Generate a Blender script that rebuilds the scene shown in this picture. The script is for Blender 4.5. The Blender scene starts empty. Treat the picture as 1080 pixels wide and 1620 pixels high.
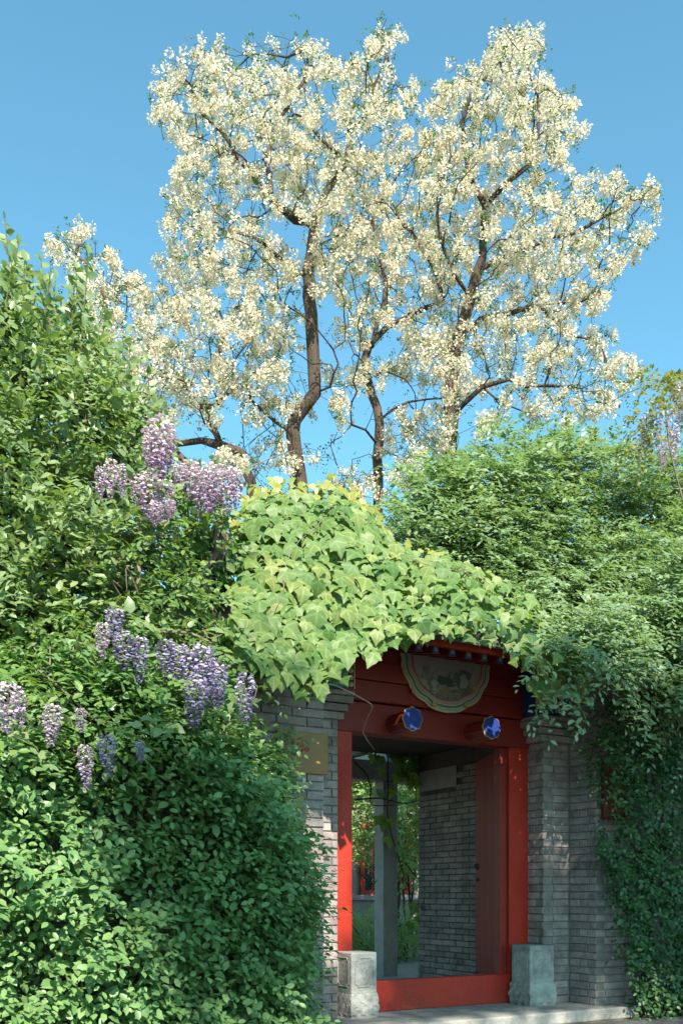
import bpy, bmesh, math, random
import numpy as np
from mathutils import Matrix, Vector, kdtree
from mathutils import noise as mnoise

# ------------------------------------------------------------------ camera, sky, sun, exposure
SC = bpy.context.scene
F, YH, CZ = 1500.0, 1416.0, 1.045
AL = math.atan(0.569); SA, CA = math.sin(AL), math.cos(AL)
cam = bpy.data.cameras.new('camera'); camo = bpy.data.objects.new('camera', cam)
SC.collection.objects.link(camo); SC.camera = camo
camo.location = (0, 0, CZ); camo.rotation_euler = (math.pi / 2, 0, -AL)
cam.sensor_fit = 'VERTICAL'; cam.sensor_height = 36; cam.sensor_width = 24
cam.lens = F / 1620 * 36; cam.shift_y = (YH - 810) / 1620
cam.clip_start = 0.05; cam.clip_end = 3000

SUN_EL = math.radians(41)
SUNH = np.array([-0.30, -0.954])
TOSUN = np.array([SUNH[0] * math.cos(SUN_EL), SUNH[1] * math.cos(SUN_EL), math.sin(SUN_EL)])
W = bpy.data.worlds.new('World'); SC.world = W; W.use_nodes = True
wn = W.node_tree; bg = wn.nodes['Background']
sky = wn.nodes.new('ShaderNodeTexSky'); sky.sky_type = 'NISHITA'; sky.sun_disc = False
sky.sun_elevation = SUN_EL; sky.sun_rotation = math.atan2(SUNH[0], SUNH[1])
sky.air_density = 1.0; sky.dust_density = 0.6; sky.ozone_density = 2.2; sky.altitude = 50
tint = wn.nodes.new('ShaderNodeMix'); tint.data_type = 'RGBA'; tint.blend_type = 'MULTIPLY'; tint.inputs[0].default_value = 1
tint.inputs[7].default_value = (0.68, 1.11, 0.98, 1)   # clear spring sky, teal grade of the photograph
wn.links.new(sky.outputs[0], tint.inputs[6]); wn.links.new(tint.outputs[2], bg.inputs[0]); bg.inputs[1].default_value = 0.112
sl = bpy.data.lights.new('sun', 'SUN'); sl.energy = 4.6; sl.angle = math.radians(0.53); sl.color = (1.0, 0.91, 0.75)
so = bpy.data.objects.new('sun', sl); SC.collection.objects.link(so)
so.rotation_euler = Vector(TOSUN).to_track_quat('Z', 'Y').to_euler(); so.location = (0, -5, 20)
SC.view_settings.view_transform = 'Standard'; SC.view_settings.look = 'None'
SC.view_settings.exposure = 1.42; SC.view_settings.gamma = 1.0; SC.view_settings.use_curve_mapping = False
SC.cycles.max_bounces = 6; SC.cycles.diffuse_bounces = 4; SC.cycles.transmission_bounces = 4
SC.cycles.glossy_bounces = 2; SC.cycles.use_denoising = True
SC.cycles.sample_clamp_indirect = 6

rng = np.random.default_rng(7); random.seed(7)
COL = SC.collection
R = math.radians

# ------------------------------------------------------------------ helpers
def ray(px, py):
    a = (px - 540) / F; b = (YH - py) / F
    return np.array([SA + CA * a, CA - SA * a, b])
def atY(px, py, Y):
    v = ray(px, py); t = Y / v[1]; return np.array([v[0] * t, Y, CZ + v[2] * t])
def atD(px, py, D):
    v = ray(px, py); return np.array([v[0] * D, v[1] * D, CZ + v[2] * D])
def project(P):
    P = np.asarray(P); d = P[..., 0] * SA + P[..., 1] * CA; r = P[..., 0] * CA - P[..., 1] * SA
    return 540 + F * r / d, YH - F * (P[..., 2] - CZ) / d, d
def nrm(v):
    return v / np.maximum(np.linalg.norm(v, axis=-1, keepdims=True), 1e-9)

def tag(o, label=None, cat=None, group=None, kind=None):
    if label: o['label'] = label
    if cat: o['category'] = cat
    if group: o['group'] = group
    if kind: o['kind'] = kind
    return o
def empty(name, loc, label, cat, group=None):
    o = bpy.data.objects.new(name, None); COL.objects.link(o); o.location = loc
    o.empty_display_size = 0.1
    return tag(o, label, cat, group)
def link(name, me, mat=None, parent=None, kind=None):
    o = bpy.data.objects.new(name, me); COL.objects.link(o)
    if mat and not me.materials: me.materials.append(mat)
    if parent:
        o.parent = parent
        p, m = parent, Vector((0, 0, 0))
        while p: m += p.location; p = p.parent
        o.location = -m
    if kind: o['kind'] = kind
    return o
def place(o, M):
    # world matrix for a child of unrotated parents
    p, m = o.parent, Vector((0, 0, 0))
    while p: m += p.location; p = p.parent
    o.matrix_basis = Matrix.Translation(-m) @ M

class MB:
    """collects verts/faces; numpy or list based"""
    def __init__(s): s.v = []; s.f = []; s.n = 0
    def add(s, verts, faces):
        verts = np.asarray(verts, float).reshape(-1, 3)
        s.v.append(verts); s.f += [tuple(int(i) + s.n for i in f) for f in faces]; s.n += len(verts); return s
    def box(s, x0, x1, y0, y1, z0, z1):
        v = [(x, y, z) for x in (x0, x1) for y in (y0, y1) for z in (z0, z1)]
        return s.add(v, [(0, 1, 3, 2), (4, 6, 7, 5), (0, 4, 5, 1), (2, 3, 7, 6), (0, 2, 6, 4), (1, 5, 7, 3)])
    def tube(s, pts, rad, sides=6, cap=True):
        pts = np.asarray(pts, float); n = len(pts); rad = np.broadcast_to(np.asarray(rad, float), (n,))
        T = np.gradient(pts, axis=0); T = nrm(T)
        ref = np.array([0.31, 0.17, 0.93]); 
        if abs(T[0] @ ref) > .9: ref = np.array([1., 0, 0])
        A = np.zeros_like(T); a = ref
        for i in range(n):
            a = a - (a @ T[i]) * T[i]; a = a / max(np.linalg.norm(a), 1e-9); A[i] = a
        B = np.cross(T, A); ang = np.linspace(0, 2 * math.pi, sides, endpoint=False)
        V = pts[:, None] + rad[:, None, None] * (np.cos(ang)[None, :, None] * A[:, None] + np.sin(ang)[None, :, None] * B[:, None])
        fs = []
        for i in range(n - 1):
            for k in range(sides):
                k2 = (k + 1) % sides
                fs.append((i * sides + k, i * sides + k2, (i + 1) * sides + k2, (i + 1) * sides + k))
        if cap: fs.append(tuple(range(sides))[::-1]); fs.append(tuple((n - 1) * sides + k for k in range(sides)))
        return s.add(V.reshape(-1, 3), fs)
    def prism(s, poly, z0, z1, axis='z'):
        """poly of 2d points extruded; axis z: (x,y); axis y: (x,z) extruded along y"""
        n = len(poly)
        if axis == 'z': lo = [(p[0], p[1], z0) for p in poly]; hi = [(p[0], p[1], z1) for p in poly]
        elif axis == 'y': lo = [(p[0], z0, p[1]) for p in poly]; hi = [(p[0], z1, p[1]) for p in poly]
        else: lo = [(z0, p[0], p[1]) for p in poly]; hi = [(z1, p[0], p[1]) for p in poly]
        fs = [tuple(range(n)), tuple(range(2 * n - 1, n - 1, -1))] + [(i, n + i, n + (i + 1) % n, (i + 1) % n) for i in range(n)]
        return s.add(lo + hi, fs)
    def mesh(s, name, smooth=False):
        me = bpy.data.meshes.new(name)
        v = np.concatenate(s.v) if s.v else np.zeros((0, 3))
        me.from_pydata(v.tolist(), [], s.f); me.update()
        bm = bmesh.new(); bm.from_mesh(me); bmesh.ops.recalc_face_normals(bm, faces=bm.faces); bm.to_mesh(me); bm.free()
        if smooth: me.polygons.foreach_set('use_smooth', [True] * len(me.polygons))
        return me
    def build(s, name, mat, parent=None, smooth=False, bevel=0, kind=None):
        o = link(name, s.mesh(name, smooth), mat, parent, kind)
        if bevel:
            m = o.modifiers.new('bevel', 'BEVEL'); m.width = bevel; m.segments = 2; m.limit_method = 'ANGLE'
        return o

def fast_mesh(name, V, loops, starts, totals, smooth=False):
    me = bpy.data.meshes.new(name)
    me.vertices.add(len(V)); me.vertices.foreach_set('co', np.ascontiguousarray(V, np.float32).ravel())
    me.loops.add(len(loops)); me.loops.foreach_set('vertex_index', np.ascontiguousarray(loops, np.int32))
    me.polygons.add(len(starts)); me.polygons.foreach_set('loop_start', np.ascontiguousarray(starts, np.int32))
    me.polygons.foreach_set('loop_total', np.ascontiguousarray(totals, np.int32))
    if smooth: me.polygons.foreach_set('use_smooth', np.ones(len(starts), bool))
    me.update(calc_edges=True); return me

def frames(axis, normal):
    X = nrm(axis); N = normal - (normal * X).sum(-1, keepdims=True) * X; N = nrm(N); S = np.cross(N, X)
    return X, S, N
def scatter(name, tpl, pos, axis, normal, size, width=1.0, smooth=False, bend=None):
    """tpl = (verts (x along, y across, z up), faces) copied at N frames"""
    tv, tf = np.asarray(tpl[0], float), tpl[1]
    X, S, Nn = frames(np.asarray(axis), np.asarray(normal)); size = np.asarray(size)
    w = np.broadcast_to(np.asarray(width, float), size.shape)
    V = pos[:, None] + size[:, None, None] * (tv[None, :, 0, None] * X[:, None] + (tv[None, :, 1, None] * w[:, None, None]) * S[:, None] + tv[None, :, 2, None] * Nn[:, None])
    n, k = len(pos), len(tv)
    lt = np.concatenate([np.array(f) for f in tf]); tot = np.array([len(f) for f in tf]); st = np.concatenate([[0], np.cumsum(tot)[:-1]])
    loops = (lt[None] + (np.arange(n) * k)[:, None]).ravel()
    starts = (st[None] + (np.arange(n) * len(lt))[:, None]).ravel(); totals = np.tile(tot, n)
    return fast_mesh(name, V.reshape(-1, 3), loops, starts, totals, smooth)
def merge_arr(*ds):
    return [np.concatenate(q) for q in zip(*ds)]

# leaf templates: unit length along +x, base at origin, fold along the midrib
LEAF4 = ([(0, 0, 0), (.48, .27, .06), (.48, -.27, .06), (1, 0, -.03), (.5, 0, -.02)], [(0, 4, 1), (0, 2, 4), (1, 4, 3), (4, 2, 3)])
LEAF8 = ([(0, 0, 0), (.28, .22, .06), (.28, 0, -.01), (.28, -.22, .06), (.66, .24, .05), (.66, 0, -.02), (.66, -.24, .05), (1, 0, -.10)],
         [(0, 2, 1), (0, 3, 2), (1, 2, 5, 4), (2, 3, 6, 5), (4, 5, 7), (5, 6, 7)])
LEAFW = ([(0, 0, 0), (.25, .30, .05), (.3, 0, -.01), (.25, -.30, .05), (.62, .26, .02), (.66, 0, -.04), (.62, -.26, .02), (1, 0, -.14)],
         [(0, 2, 1), (0, 3, 2), (1, 2, 5, 4), (2, 3, 6, 5), (4, 5, 7), (5, 6, 7)])
def ivy_leaf(seed):
    """broad three lobed creeper leaf with a few coarse teeth, hanging along +x"""
    r = random.Random(seed)
    half = [(0.0, 0.0), (-.13, .12), (-.15, .27), (-.02, .41), (.13, .50), (.33, .60), (.40, .52), (.47, .42), (.53, .36), (.66, .31), (.82, .18), (1.06, 0)]
    pts = []
    for x, y in half: pts.append((x + r.uniform(-.02, .02), y * r.uniform(.92, 1.08)))
    ot = [(p[0], p[1]) for p in half[:1]] + pts[1:-1] + [(1.05 + r.uniform(-.03, .05), r.uniform(-.04, .04))]
    ot += [(x + r.uniform(-.02, .02), -y * r.uniform(.92, 1.08)) for x, y in half[1:-1]][::-1]
    cup = r.uniform(.15, .55); curl = r.uniform(.3, .7)
    def z(x, y): return .10 * abs(y) * 1.3 - cup * y * y - curl * max(0, x - .3) ** 2 + r.uniform(-.015, .015)
    V = [(x, y, z(x, y)) for x, y in ot]
    mid = [(.18, 0, -.015), (.42, 0, -.03), (.70, 0, -.03 - curl * .12)]
    side = [(.26, .26, z(.26, .26) - .02), (.26, -.26, z(.26, .26) - .02)]
    V += mid + side; n = len(ot); m0, m1, m2, s0, s1 = n, n + 1, n + 2, n + 3, n + 4
    Fs = [(0, 1, m0), (1, 2, s0, m0), (2, 3, s0), (3, 4, s0), (4, 5, s0), (5, 6, s0), (6, 7, m1, s0), (m0, s0, m1), (7, 8, m1), (8, 9, m2, m1), (9, 10, m2), (10, 11, m2)]
    k = n
    def mir(i):
        if i == 0: return 0
        if i < n: return n - i if i != 11 else 11
        return {m0: m0, m1: m1, m2: m2, s0: s1}[i]
    Fs += [tuple(mir(i) for i in f)[::-1] for f in Fs]
    return (V, Fs)
IVY = [ivy_leaf(i) for i in range(6)]

# ------------------------------------------------------------------ materials
MATS = {}
def mat_new(name):
    m = bpy.data.materials.new(name); m.use_nodes = True; nt = m.node_tree
    for n in list(nt.nodes): nt.nodes.remove(n)
    out = nt.nodes.new('ShaderNodeOutputMaterial'); MATS[name] = m
    return m, nt, out
def ramp(nt, stops, fac):
    n = nt.nodes.new('ShaderNodeValToRGB'); e = n.color_ramp.elements
    while len(e) < len(stops): e.new(0.5)
    for q, (p, c) in zip(e, stops): q.position = p; q.color = (*c, 1)
    if fac is not None: nt.links.new(fac, n.inputs[0])
    return n
def math_node(nt, op, a, b=None):
    n = nt.nodes.new('ShaderNodeMath'); n.operation = op
    for i, q in enumerate((a, b)):
        if q is None: continue
        if isinstance(q, (int, float)): n.inputs[i].default_value = q
        else: nt.links.new(q, n.inputs[i])
    return n.outputs[0]
def rand_out(nt):
    g = nt.nodes.new('ShaderNodeNewGeometry'); o = nt.nodes.new('ShaderNodeObjectInfo')
    return math_node(nt, 'FRACT', math_node(nt, 'ADD', g.outputs['Random Per Island'], math_node(nt, 'MULTIPLY', o.outputs['Random'], 7.31)))
def leaf_mat(name, cols, trans, rough=.42, spec=.5, tfac=.32, veins=False, patch=.5):
    m, nt, out = mat_new(name)
    pos = world_pos(nt); nz = noise(nt, 1.7, 3, .6, pos)
    fac = math_node(nt, 'ADD', math_node(nt, 'MULTIPLY', rand_out(nt), 1 - patch * .6), math_node(nt, 'MULTIPLY', math_node(nt, 'SUBTRACT', nz.outputs[0], .30), patch * 1.5))
    r = ramp(nt, [(i / (len(cols) - 1), c) for i, c in enumerate(cols)], fac); col = r.outputs[0]
    if veins:
        at = nt.nodes.new('ShaderNodeAttribute'); at.attribute_name = 'leafuv'; sp = nt.nodes.new('ShaderNodeSeparateXYZ'); nt.links.new(at.outputs['Vector'], sp.inputs[0])
        av = math_node(nt, 'ABSOLUTE', sp.outputs[1]); l1 = math_node(nt, 'ABSOLUTE', math_node(nt, 'SUBTRACT', math_node(nt, 'MULTIPLY', sp.outputs[0], .90), math_node(nt, 'MULTIPLY', av, .436)))
        mn = math_node(nt, 'MINIMUM', av, l1); n2 = noise(nt, 30, 3, .6, pos)
        v = math_node(nt, 'ADD', math_node(nt, 'MULTIPLY', mn, 9.0), math_node(nt, 'MULTIPLY', math_node(nt, 'SUBTRACT', n2.outputs[0], .5), .9))
        rv = ramp(nt, [(0.0, (1.35, 1.3, 1.5)), (.30, (1.0, 1.0, 1.0)), (1.0, (.80, .84, .75))], v)
        mv = nt.nodes.new('ShaderNodeMix'); mv.data_type = 'RGBA'; mv.blend_type = 'MULTIPLY'; mv.inputs[0].default_value = 1
        nt.links.new(col, mv.inputs[6]); nt.links.new(rv.outputs[0], mv.inputs[7]); col = mv.outputs[2]
    p = nt.nodes.new('ShaderNodeBsdfPrincipled'); p.inputs['Roughness'].default_value = rough
    p.inputs['Specular IOR Level'].default_value = spec
    nt.links.new(col, p.inputs['Base Color'])
    t = nt.nodes.new('ShaderNodeBsdfTranslucent')
    mx = nt.nodes.new('ShaderNodeMix'); mx.data_type = 'RGBA'; mx.blend_type = 'MULTIPLY'; mx.inputs[0].default_value = 1
    nt.links.new(col, mx.inputs[6]); mx.inputs[7].default_value = (*trans, 1)
    nt.links.new(mx.outputs[2], t.inputs[0])
    ms = nt.nodes.new('ShaderNodeMixShader'); ms.inputs[0].default_value = tfac
    nt.links.new(p.outputs[0], ms.inputs[1]); nt.links.new(t.outputs[0], ms.inputs[2]); nt.links.new(ms.outputs[0], out.inputs[0])
    return m
def noise(nt, scale, detail=4, rough=.6, vec=None, dist=0):
    n = nt.nodes.new('ShaderNodeTexNoise'); n.inputs['Scale'].default_value = scale; n.inputs['Detail'].default_value = detail
    n.inputs['Roughness'].default_value = rough; n.inputs['Distortion'].default_value = dist
    if vec is not None: nt.links.new(vec, n.inputs['Vector'])
    return n
def world_pos(nt, scale=(1, 1, 1)):
    g = nt.nodes.new('ShaderNodeNewGeometry'); mp = nt.nodes.new('ShaderNodeMapping'); mp.inputs['Scale'].default_value = scale
    nt.links.new(g.outputs['Position'], mp.inputs['Vector']); return mp.outputs[0]
def surf_mat(name, stops, scale=6, rough=.8, bump=.3, bscale=60, stretch=(1, 1, 1), spec=.3, rvar=0.0, detail=6, bdist=.01, metal=0.0, stain=0.0):
    m, nt, out = mat_new(name); pos = world_pos(nt, stretch)
    n = noise(nt, scale, detail, .65, pos)
    fac = n.outputs[0]
    if rvar:
        o = nt.nodes.new('ShaderNodeObjectInfo')
        fac = math_node(nt, 'ADD', fac, math_node(nt, 'MULTIPLY', math_node(nt, 'SUBTRACT', o.outputs['Random'], .5), rvar))
    r = ramp(nt, stops, fac); p = nt.nodes.new('ShaderNodeBsdfPrincipled')
    col = r.outputs[0]
    if stain:
        n3 = noise(nt, 2.3, 7, .7, pos, .8); n4 = noise(nt, 22, 4, .7, pos)
        f3 = math_node(nt, 'ADD', math_node(nt, 'MULTIPLY', n3.outputs[0], .8), math_node(nt, 'MULTIPLY', n4.outputs[0], .25))
        k = 1 - stain; r3 = ramp(nt, [(.36, (k, k, k * .98)), (.54, (1, 1, 1)), (.68, (1 + stain * .35, 1 + stain * .33, 1 + stain * .3))], f3)
        mv = nt.nodes.new('ShaderNodeMix'); mv.data_type = 'RGBA'; mv.blend_type = 'MULTIPLY'; mv.inputs[0].default_value = 1
        nt.links.new(col, mv.inputs[6]); nt.links.new(r3.outputs[0], mv.inputs[7]); col = mv.outputs[2]
    nt.links.new(col, p.inputs['Base Color']); p.inputs['Roughness'].default_value = rough
    p.inputs['Specular IOR Level'].default_value = spec; p.inputs['Metallic'].default_value = metal
    if bump:
        b = nt.nodes.new('ShaderNodeBump'); b.inputs['Strength'].default_value = bump; b.inputs['Distance'].default_value = bdist
        n2 = noise(nt, bscale, 5, .65, pos); nt.links.new(n2.outputs[0], b.inputs['Height']); nt.links.new(b.outputs[0], p.inputs['Normal'])
    nt.links.new(p.outputs[0], out.inputs[0]); return m
def flat(name, col, rough=.5, spec=.4, metal=0.0):
    m, nt, out = mat_new(name); p = nt.nodes.new('ShaderNodeBsdfPrincipled')
    p.inputs['Base Color'].default_value = (*col, 1); p.inputs['Roughness'].default_value = rough
    p.inputs['Specular IOR Level'].default_value = spec; p.inputs['Metallic'].default_value = metal
    nt.links.new(p.outputs[0], out.inputs[0]); return m

M_HEDGE = leaf_mat('hedge_leaf', [(.078, .165, .062), (.115, .220, .080), (.160, .270, .100), (.215, .320, .130)], (1.3, 1.5, .6), rough=.40, spec=.4, tfac=.30)
M_SHRUB = leaf_mat('shrub_leaf', [(.100, .170, .070), (.140, .215, .092), (.190, .260, .115), (.250, .305, .150)], (1.5, 1.6, .6), rough=.42, tfac=.34)
M_RTREE = leaf_mat('elm_leaf', [(.105, .180, .090), (.150, .235, .120), (.200, .285, .150), (.265, .340, .195)], (1.4, 1.5, .6), rough=.40, tfac=.34)
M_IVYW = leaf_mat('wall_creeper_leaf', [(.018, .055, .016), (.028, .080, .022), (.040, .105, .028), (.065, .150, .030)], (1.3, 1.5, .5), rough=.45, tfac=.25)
M_VINE = leaf_mat('roof_creeper_leaf', [(.085, .170, .052), (.125, .215, .068), (.180, .255, .084), (.265, .300, .105)], (1.4, 1.5, .6), rough=.5, spec=.35, tfac=.36, veins=True)
M_WIST = leaf_mat('wisteria_leaf', [(.060, .140, .035), (.085, .180, .045), (.130, .220, .055), (.200, .250, .060)], (1.5, 1.5, .6), rough=.45, tfac=.36)
M_WISTY = leaf_mat('young_wisteria_leaf', [(.15, .20, .05), (.22, .25, .06), (.29, .28, .08), (.13, .19, .05)], (1.4, 1.3, .6), rough=.45, tfac=.38)
M_LOCL = leaf_mat('locust_leaf', [(.050, .105, .030), (.085, .160, .045), (.120, .200, .060)], (1.5, 1.5, .6), rough=.5, tfac=.36)
M_YARD = leaf_mat('courtyard_leaf', [(.17, .29, .10), (.24, .37, .14), (.32, .43, .20)], (1.5, 1.5, .6), rough=.45, tfac=.36)
M_BLOS = leaf_mat('locust_blossom', [(.62, .55, .41), (.71, .65, .51), (.76, .71, .59), (.72, .61, .46)], (1.0, .98, .9), rough=.7, spec=.1, tfac=.42)
def floret_mat(name, top, mid, tip):
    m, nt, out = mat_new(name); tc = nt.nodes.new('ShaderNodeTexCoord'); sp = nt.nodes.new('ShaderNodeSeparateXYZ'); nt.links.new(tc.outputs['Object'], sp.inputs[0])
    f = math_node(nt, 'ADD', math_node(nt, 'MULTIPLY', sp.outputs[2], -1.0), math_node(nt, 'MULTIPLY', math_node(nt, 'SUBTRACT', rand_out(nt), .5), .32))
    r = ramp(nt, [(.05, top), (.45, mid), (.95, tip)], f)
    p = nt.nodes.new('ShaderNodeBsdfPrincipled'); p.inputs['Roughness'].default_value = .8; p.inputs['Specular IOR Level'].default_value = .08; nt.links.new(r.outputs[0], p.inputs['Base Color'])
    t = nt.nodes.new('ShaderNodeBsdfTranslucent'); nt.links.new(r.outputs[0], t.inputs[0]); ms = nt.nodes.new('ShaderNodeMixShader'); ms.inputs[0].default_value = .36
    nt.links.new(p.outputs[0], ms.inputs[1]); nt.links.new(t.outputs[0], ms.inputs[2]); nt.links.new(ms.outputs[0], out.inputs[0]); return m
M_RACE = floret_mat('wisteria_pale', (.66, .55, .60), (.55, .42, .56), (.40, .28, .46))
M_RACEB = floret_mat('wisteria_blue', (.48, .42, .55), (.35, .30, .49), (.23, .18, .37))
M_BARK = surf_mat('bark', [(.3, (.030, .021, .018)), (.52, (.070, .048, .039)), (.75, (.135, .097, .078))], 5, .9, .9, 26, (1, 1, .25), bdist=.03)
M_BARKL = surf_mat('pale_bark', [(.3, (.09, .065, .05)), (.55, (.19, .145, .115)), (.75, (.27, .22, .18))], 14, .85, .6, 60, (1, 1, .4), bdist=.01)
M_TWIG = surf_mat('green_twig', [(.3, (.06, .06, .03)), (.7, (.12, .10, .05))], 9, .8, 0)
M_BRICK = surf_mat('grey_brick', [(.22, (.165, .130, .128)), (.5, (.275, .228, .222)), (.78, (.385, .322, .315))], 9, .9, .7, 70, rvar=.24, bdist=.008, stain=.45)
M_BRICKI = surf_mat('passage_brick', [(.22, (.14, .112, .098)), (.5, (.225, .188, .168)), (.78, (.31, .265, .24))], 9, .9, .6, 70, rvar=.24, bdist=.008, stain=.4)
M_MORT = surf_mat('mortar', [(.3, (.13, .122, .115)), (.7, (.23, .215, .20))], 12, .95, .5, 80)
M_PLAST = surf_mat('plaster', [(.3, (.20, .18, .17)), (.7, (.29, .265, .25))], 5, .9, .3, 50)
M_STONE = surf_mat('carved_stone', [(.28, (.20, .205, .20)), (.5, (.31, .31, .30)), (.75, (.42, .41, .39))], 9, .88, .8, 55, bdist=.014, stain=.4)
M_STEP = surf_mat('step_stone', [(.3, (.19, .185, .18)), (.5, (.27, .262, .25)), (.75, (.35, .335, .315))], 5, .9, .6, 60, stain=.45)
M_CONC = surf_mat('pergola_concrete', [(.3, (.25, .235, .225)), (.7, (.36, .335, .32))], 5, .9, .25, 60, stain=.25)
def lacquer(name, c0, c1, chip, rough):
    m, nt, out = mat_new(name); pos = world_pos(nt, (1, 1, .4)); n1 = noise(nt, 4, 5, .6, pos); n2 = noise(nt, 45, 6, .75, world_pos(nt), .4); n3 = noise(nt, 2.2, 3, .5, world_pos(nt))
    r = ramp(nt, [(.3, c0), (.7, c1)], n1.outputs[0])
    sp = nt.nodes.new('ShaderNodeSeparateXYZ'); nt.links.new(world_pos(nt), sp.inputs[0])
    low = math_node(nt, 'MULTIPLY', math_node(nt, 'MAXIMUM', math_node(nt, 'SUBTRACT', .5, sp.outputs[2]), 0), .22)      # scuffed where feet pass
    f = ramp(nt, [(.61, (0, 0, 0)), (.68, (1, 1, 1))], math_node(nt, 'ADD', math_node(nt, 'ADD', n2.outputs[0], low), math_node(nt, 'MULTIPLY', math_node(nt, 'SUBTRACT', n3.outputs[0], .5), .25)))
    mx = nt.nodes.new('ShaderNodeMix'); mx.data_type = 'RGBA'; nt.links.new(f.outputs[0], mx.inputs[0]); nt.links.new(r.outputs[0], mx.inputs[6]); mx.inputs[7].default_value = (*chip, 1)
    p = nt.nodes.new('ShaderNodeBsdfPrincipled'); nt.links.new(mx.outputs[2], p.inputs['Base Color']); p.inputs['Specular IOR Level'].default_value = .35
    rr = ramp(nt, [(.3, (rough, rough, rough)), (.7, (rough + .25,) * 3)], n3.outputs[0]); nt.links.new(rr.outputs[0], p.inputs['Roughness'])
    b = nt.nodes.new('ShaderNodeBump'); b.inputs['Strength'].default_value = .25; b.inputs['Distance'].default_value = .004; nt.links.new(n1.outputs[0], b.inputs['Height']); nt.links.new(b.outputs[0], p.inputs['Normal'])
    nt.links.new(p.outputs[0], out.inputs[0]); return m
M_RED = lacquer('red_lacquer', (.28, .016, .007), (.42, .026, .010), (.20, .055, .04), .42)
M_REDD = surf_mat('beam_red', [(.3, (.155, .013, .009)), (.7, (.23, .020, .012))], 3.0, .5, .10, 90, (.25, 1, 1), spec=.35)
M_LEAFD = surf_mat('door_lacquer', [(.3, (.15, .020, .020)), (.55, (.21, .028, .027)), (.8, (.27, .044, .040))], 2.2, .42, .06, 40, (8, 8, .35), spec=.06)
M_BLUE = flat('pin_blue', (.016, .035, .20), .55, .25)
M_GILT = flat('worn_gilt', (.42, .27, .10), .45, .5)
M_BEAD = flat('bead_buff', (.50, .30, .19), .5)
M_DARK = flat('dark_paint', (.035, .015, .012), .6)
M_PBLUE = surf_mat('painted_blue', [(.3, (.012, .03, .12)), (.7, (.03, .06, .18))], 14, .6, 0)
M_PGREEN = surf_mat('painted_green', [(.35, (.015, .10, .10)), (.5, (.05, .20, .16)), (.62, (.16, .28, .20))], 42, .6, 0)
M_BRASS = surf_mat('brass_plate', [(.3, (.21, .095, .028)), (.7, (.28, .14, .045))], 3, .4, .03, 60, spec=.3)
M_SIGNRED = flat('sign_red', (.42, .03, .02), .5)
M_PLAQ = surf_mat('rust_red_board', [(.3, (.08, .018, .010)), (.7, (.14, .032, .016))], 6, .6, .1)
M_TILE = surf_mat('grey_roof_tile', [(.3, (.06, .06, .06)), (.7, (.13, .13, .125))], 8, .9, .4, 50)
M_ASPH = surf_mat('asphalt', [(.3, (.045, .047, .05)), (.7, (.085, .085, .088))], 20, .92, .5, 180)
M_SOIL = surf_mat('soil', [(.3, (.06, .05, .035)), (.6, (.14, .12, .09)), (.8, (.22, .19, .14))], 7, .95, .6, 60)
M_PAVE = surf_mat('courtyard_paving', [(.3, (.16, .15, .13)), (.7, (.27, .25, .22))], 7, .95, .4, 60)
M_WIRE = flat('white_wire', (.45, .44, .42), .5)
M_IRON = flat('black_iron', (.02, .02, .02), .5)
M_GLASS = flat('window_glass', (.03, .035, .04), .08, .6)

# ------------------------------------------------------------------ ground
g = MB().add([(-400, -400, 0), (400, -400, 0), (400, 400, 0), (-400, 400, 0)], [(0, 1, 2, 3)]).build('ground', M_SOIL); g['kind'] = 'structure'
g = MB().add([(-60, -5, .004), (60, -5, .004), (60, 5.70, .004), (-60, 5.70, .004)], [(0, 1, 2, 3)]).build('lane', M_ASPH); g['kind'] = 'structure'
g = MB().add([(-6, 9.4, .006), (16, 9.4, .006), (16, 30, .006), (-6, 30, .006)], [(0, 1, 2, 3)]).build('courtyard_floor', M_PAVE); g['kind'] = 'structure'
plat = MB().box(2.75, 6.21, 5.78, 9.3, 0.0, .10).build('entrance_platform', M_STEP, bevel=.012); plat['kind'] = 'structure'

# ------------------------------------------------------------------ bricks
BR = {}
def brick_mesh(L, mat, var, H=.056, D=.10):
    key = (round(L, 3), mat.name, var)
    if key in BR: return BR[key]
    r = random.Random(str(key)); c = .004
    def j(): return r.uniform(-.0016, .0016)
    v = [(x + j(), D, z + j()) for x, z in ((0, 0), (L, 0), (L, H), (0, H))]
    v += [(x + j(), c, z + j()) for x, z in ((0, 0), (L, 0), (L, H), (0, H))]
    v += [(x + j(), 0 + r.uniform(-.001, .002), z + j()) for x, z in ((c, c), (L - c, c), (L - c, H - c), (c, H - c))]
    fs = [(3, 2, 1, 0), (8, 9, 10, 11)]
    for i in range(4):
        k = (i + 1) % 4; fs += [(i, k, 4 + k, 4 + i), (4 + i, 4 + k, 8 + k, 8 + i)]
    me = MB().add(v, fs).mesh('brick'); me.materials.append(mat); BR[key] = me; return me
CRS = .065
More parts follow.
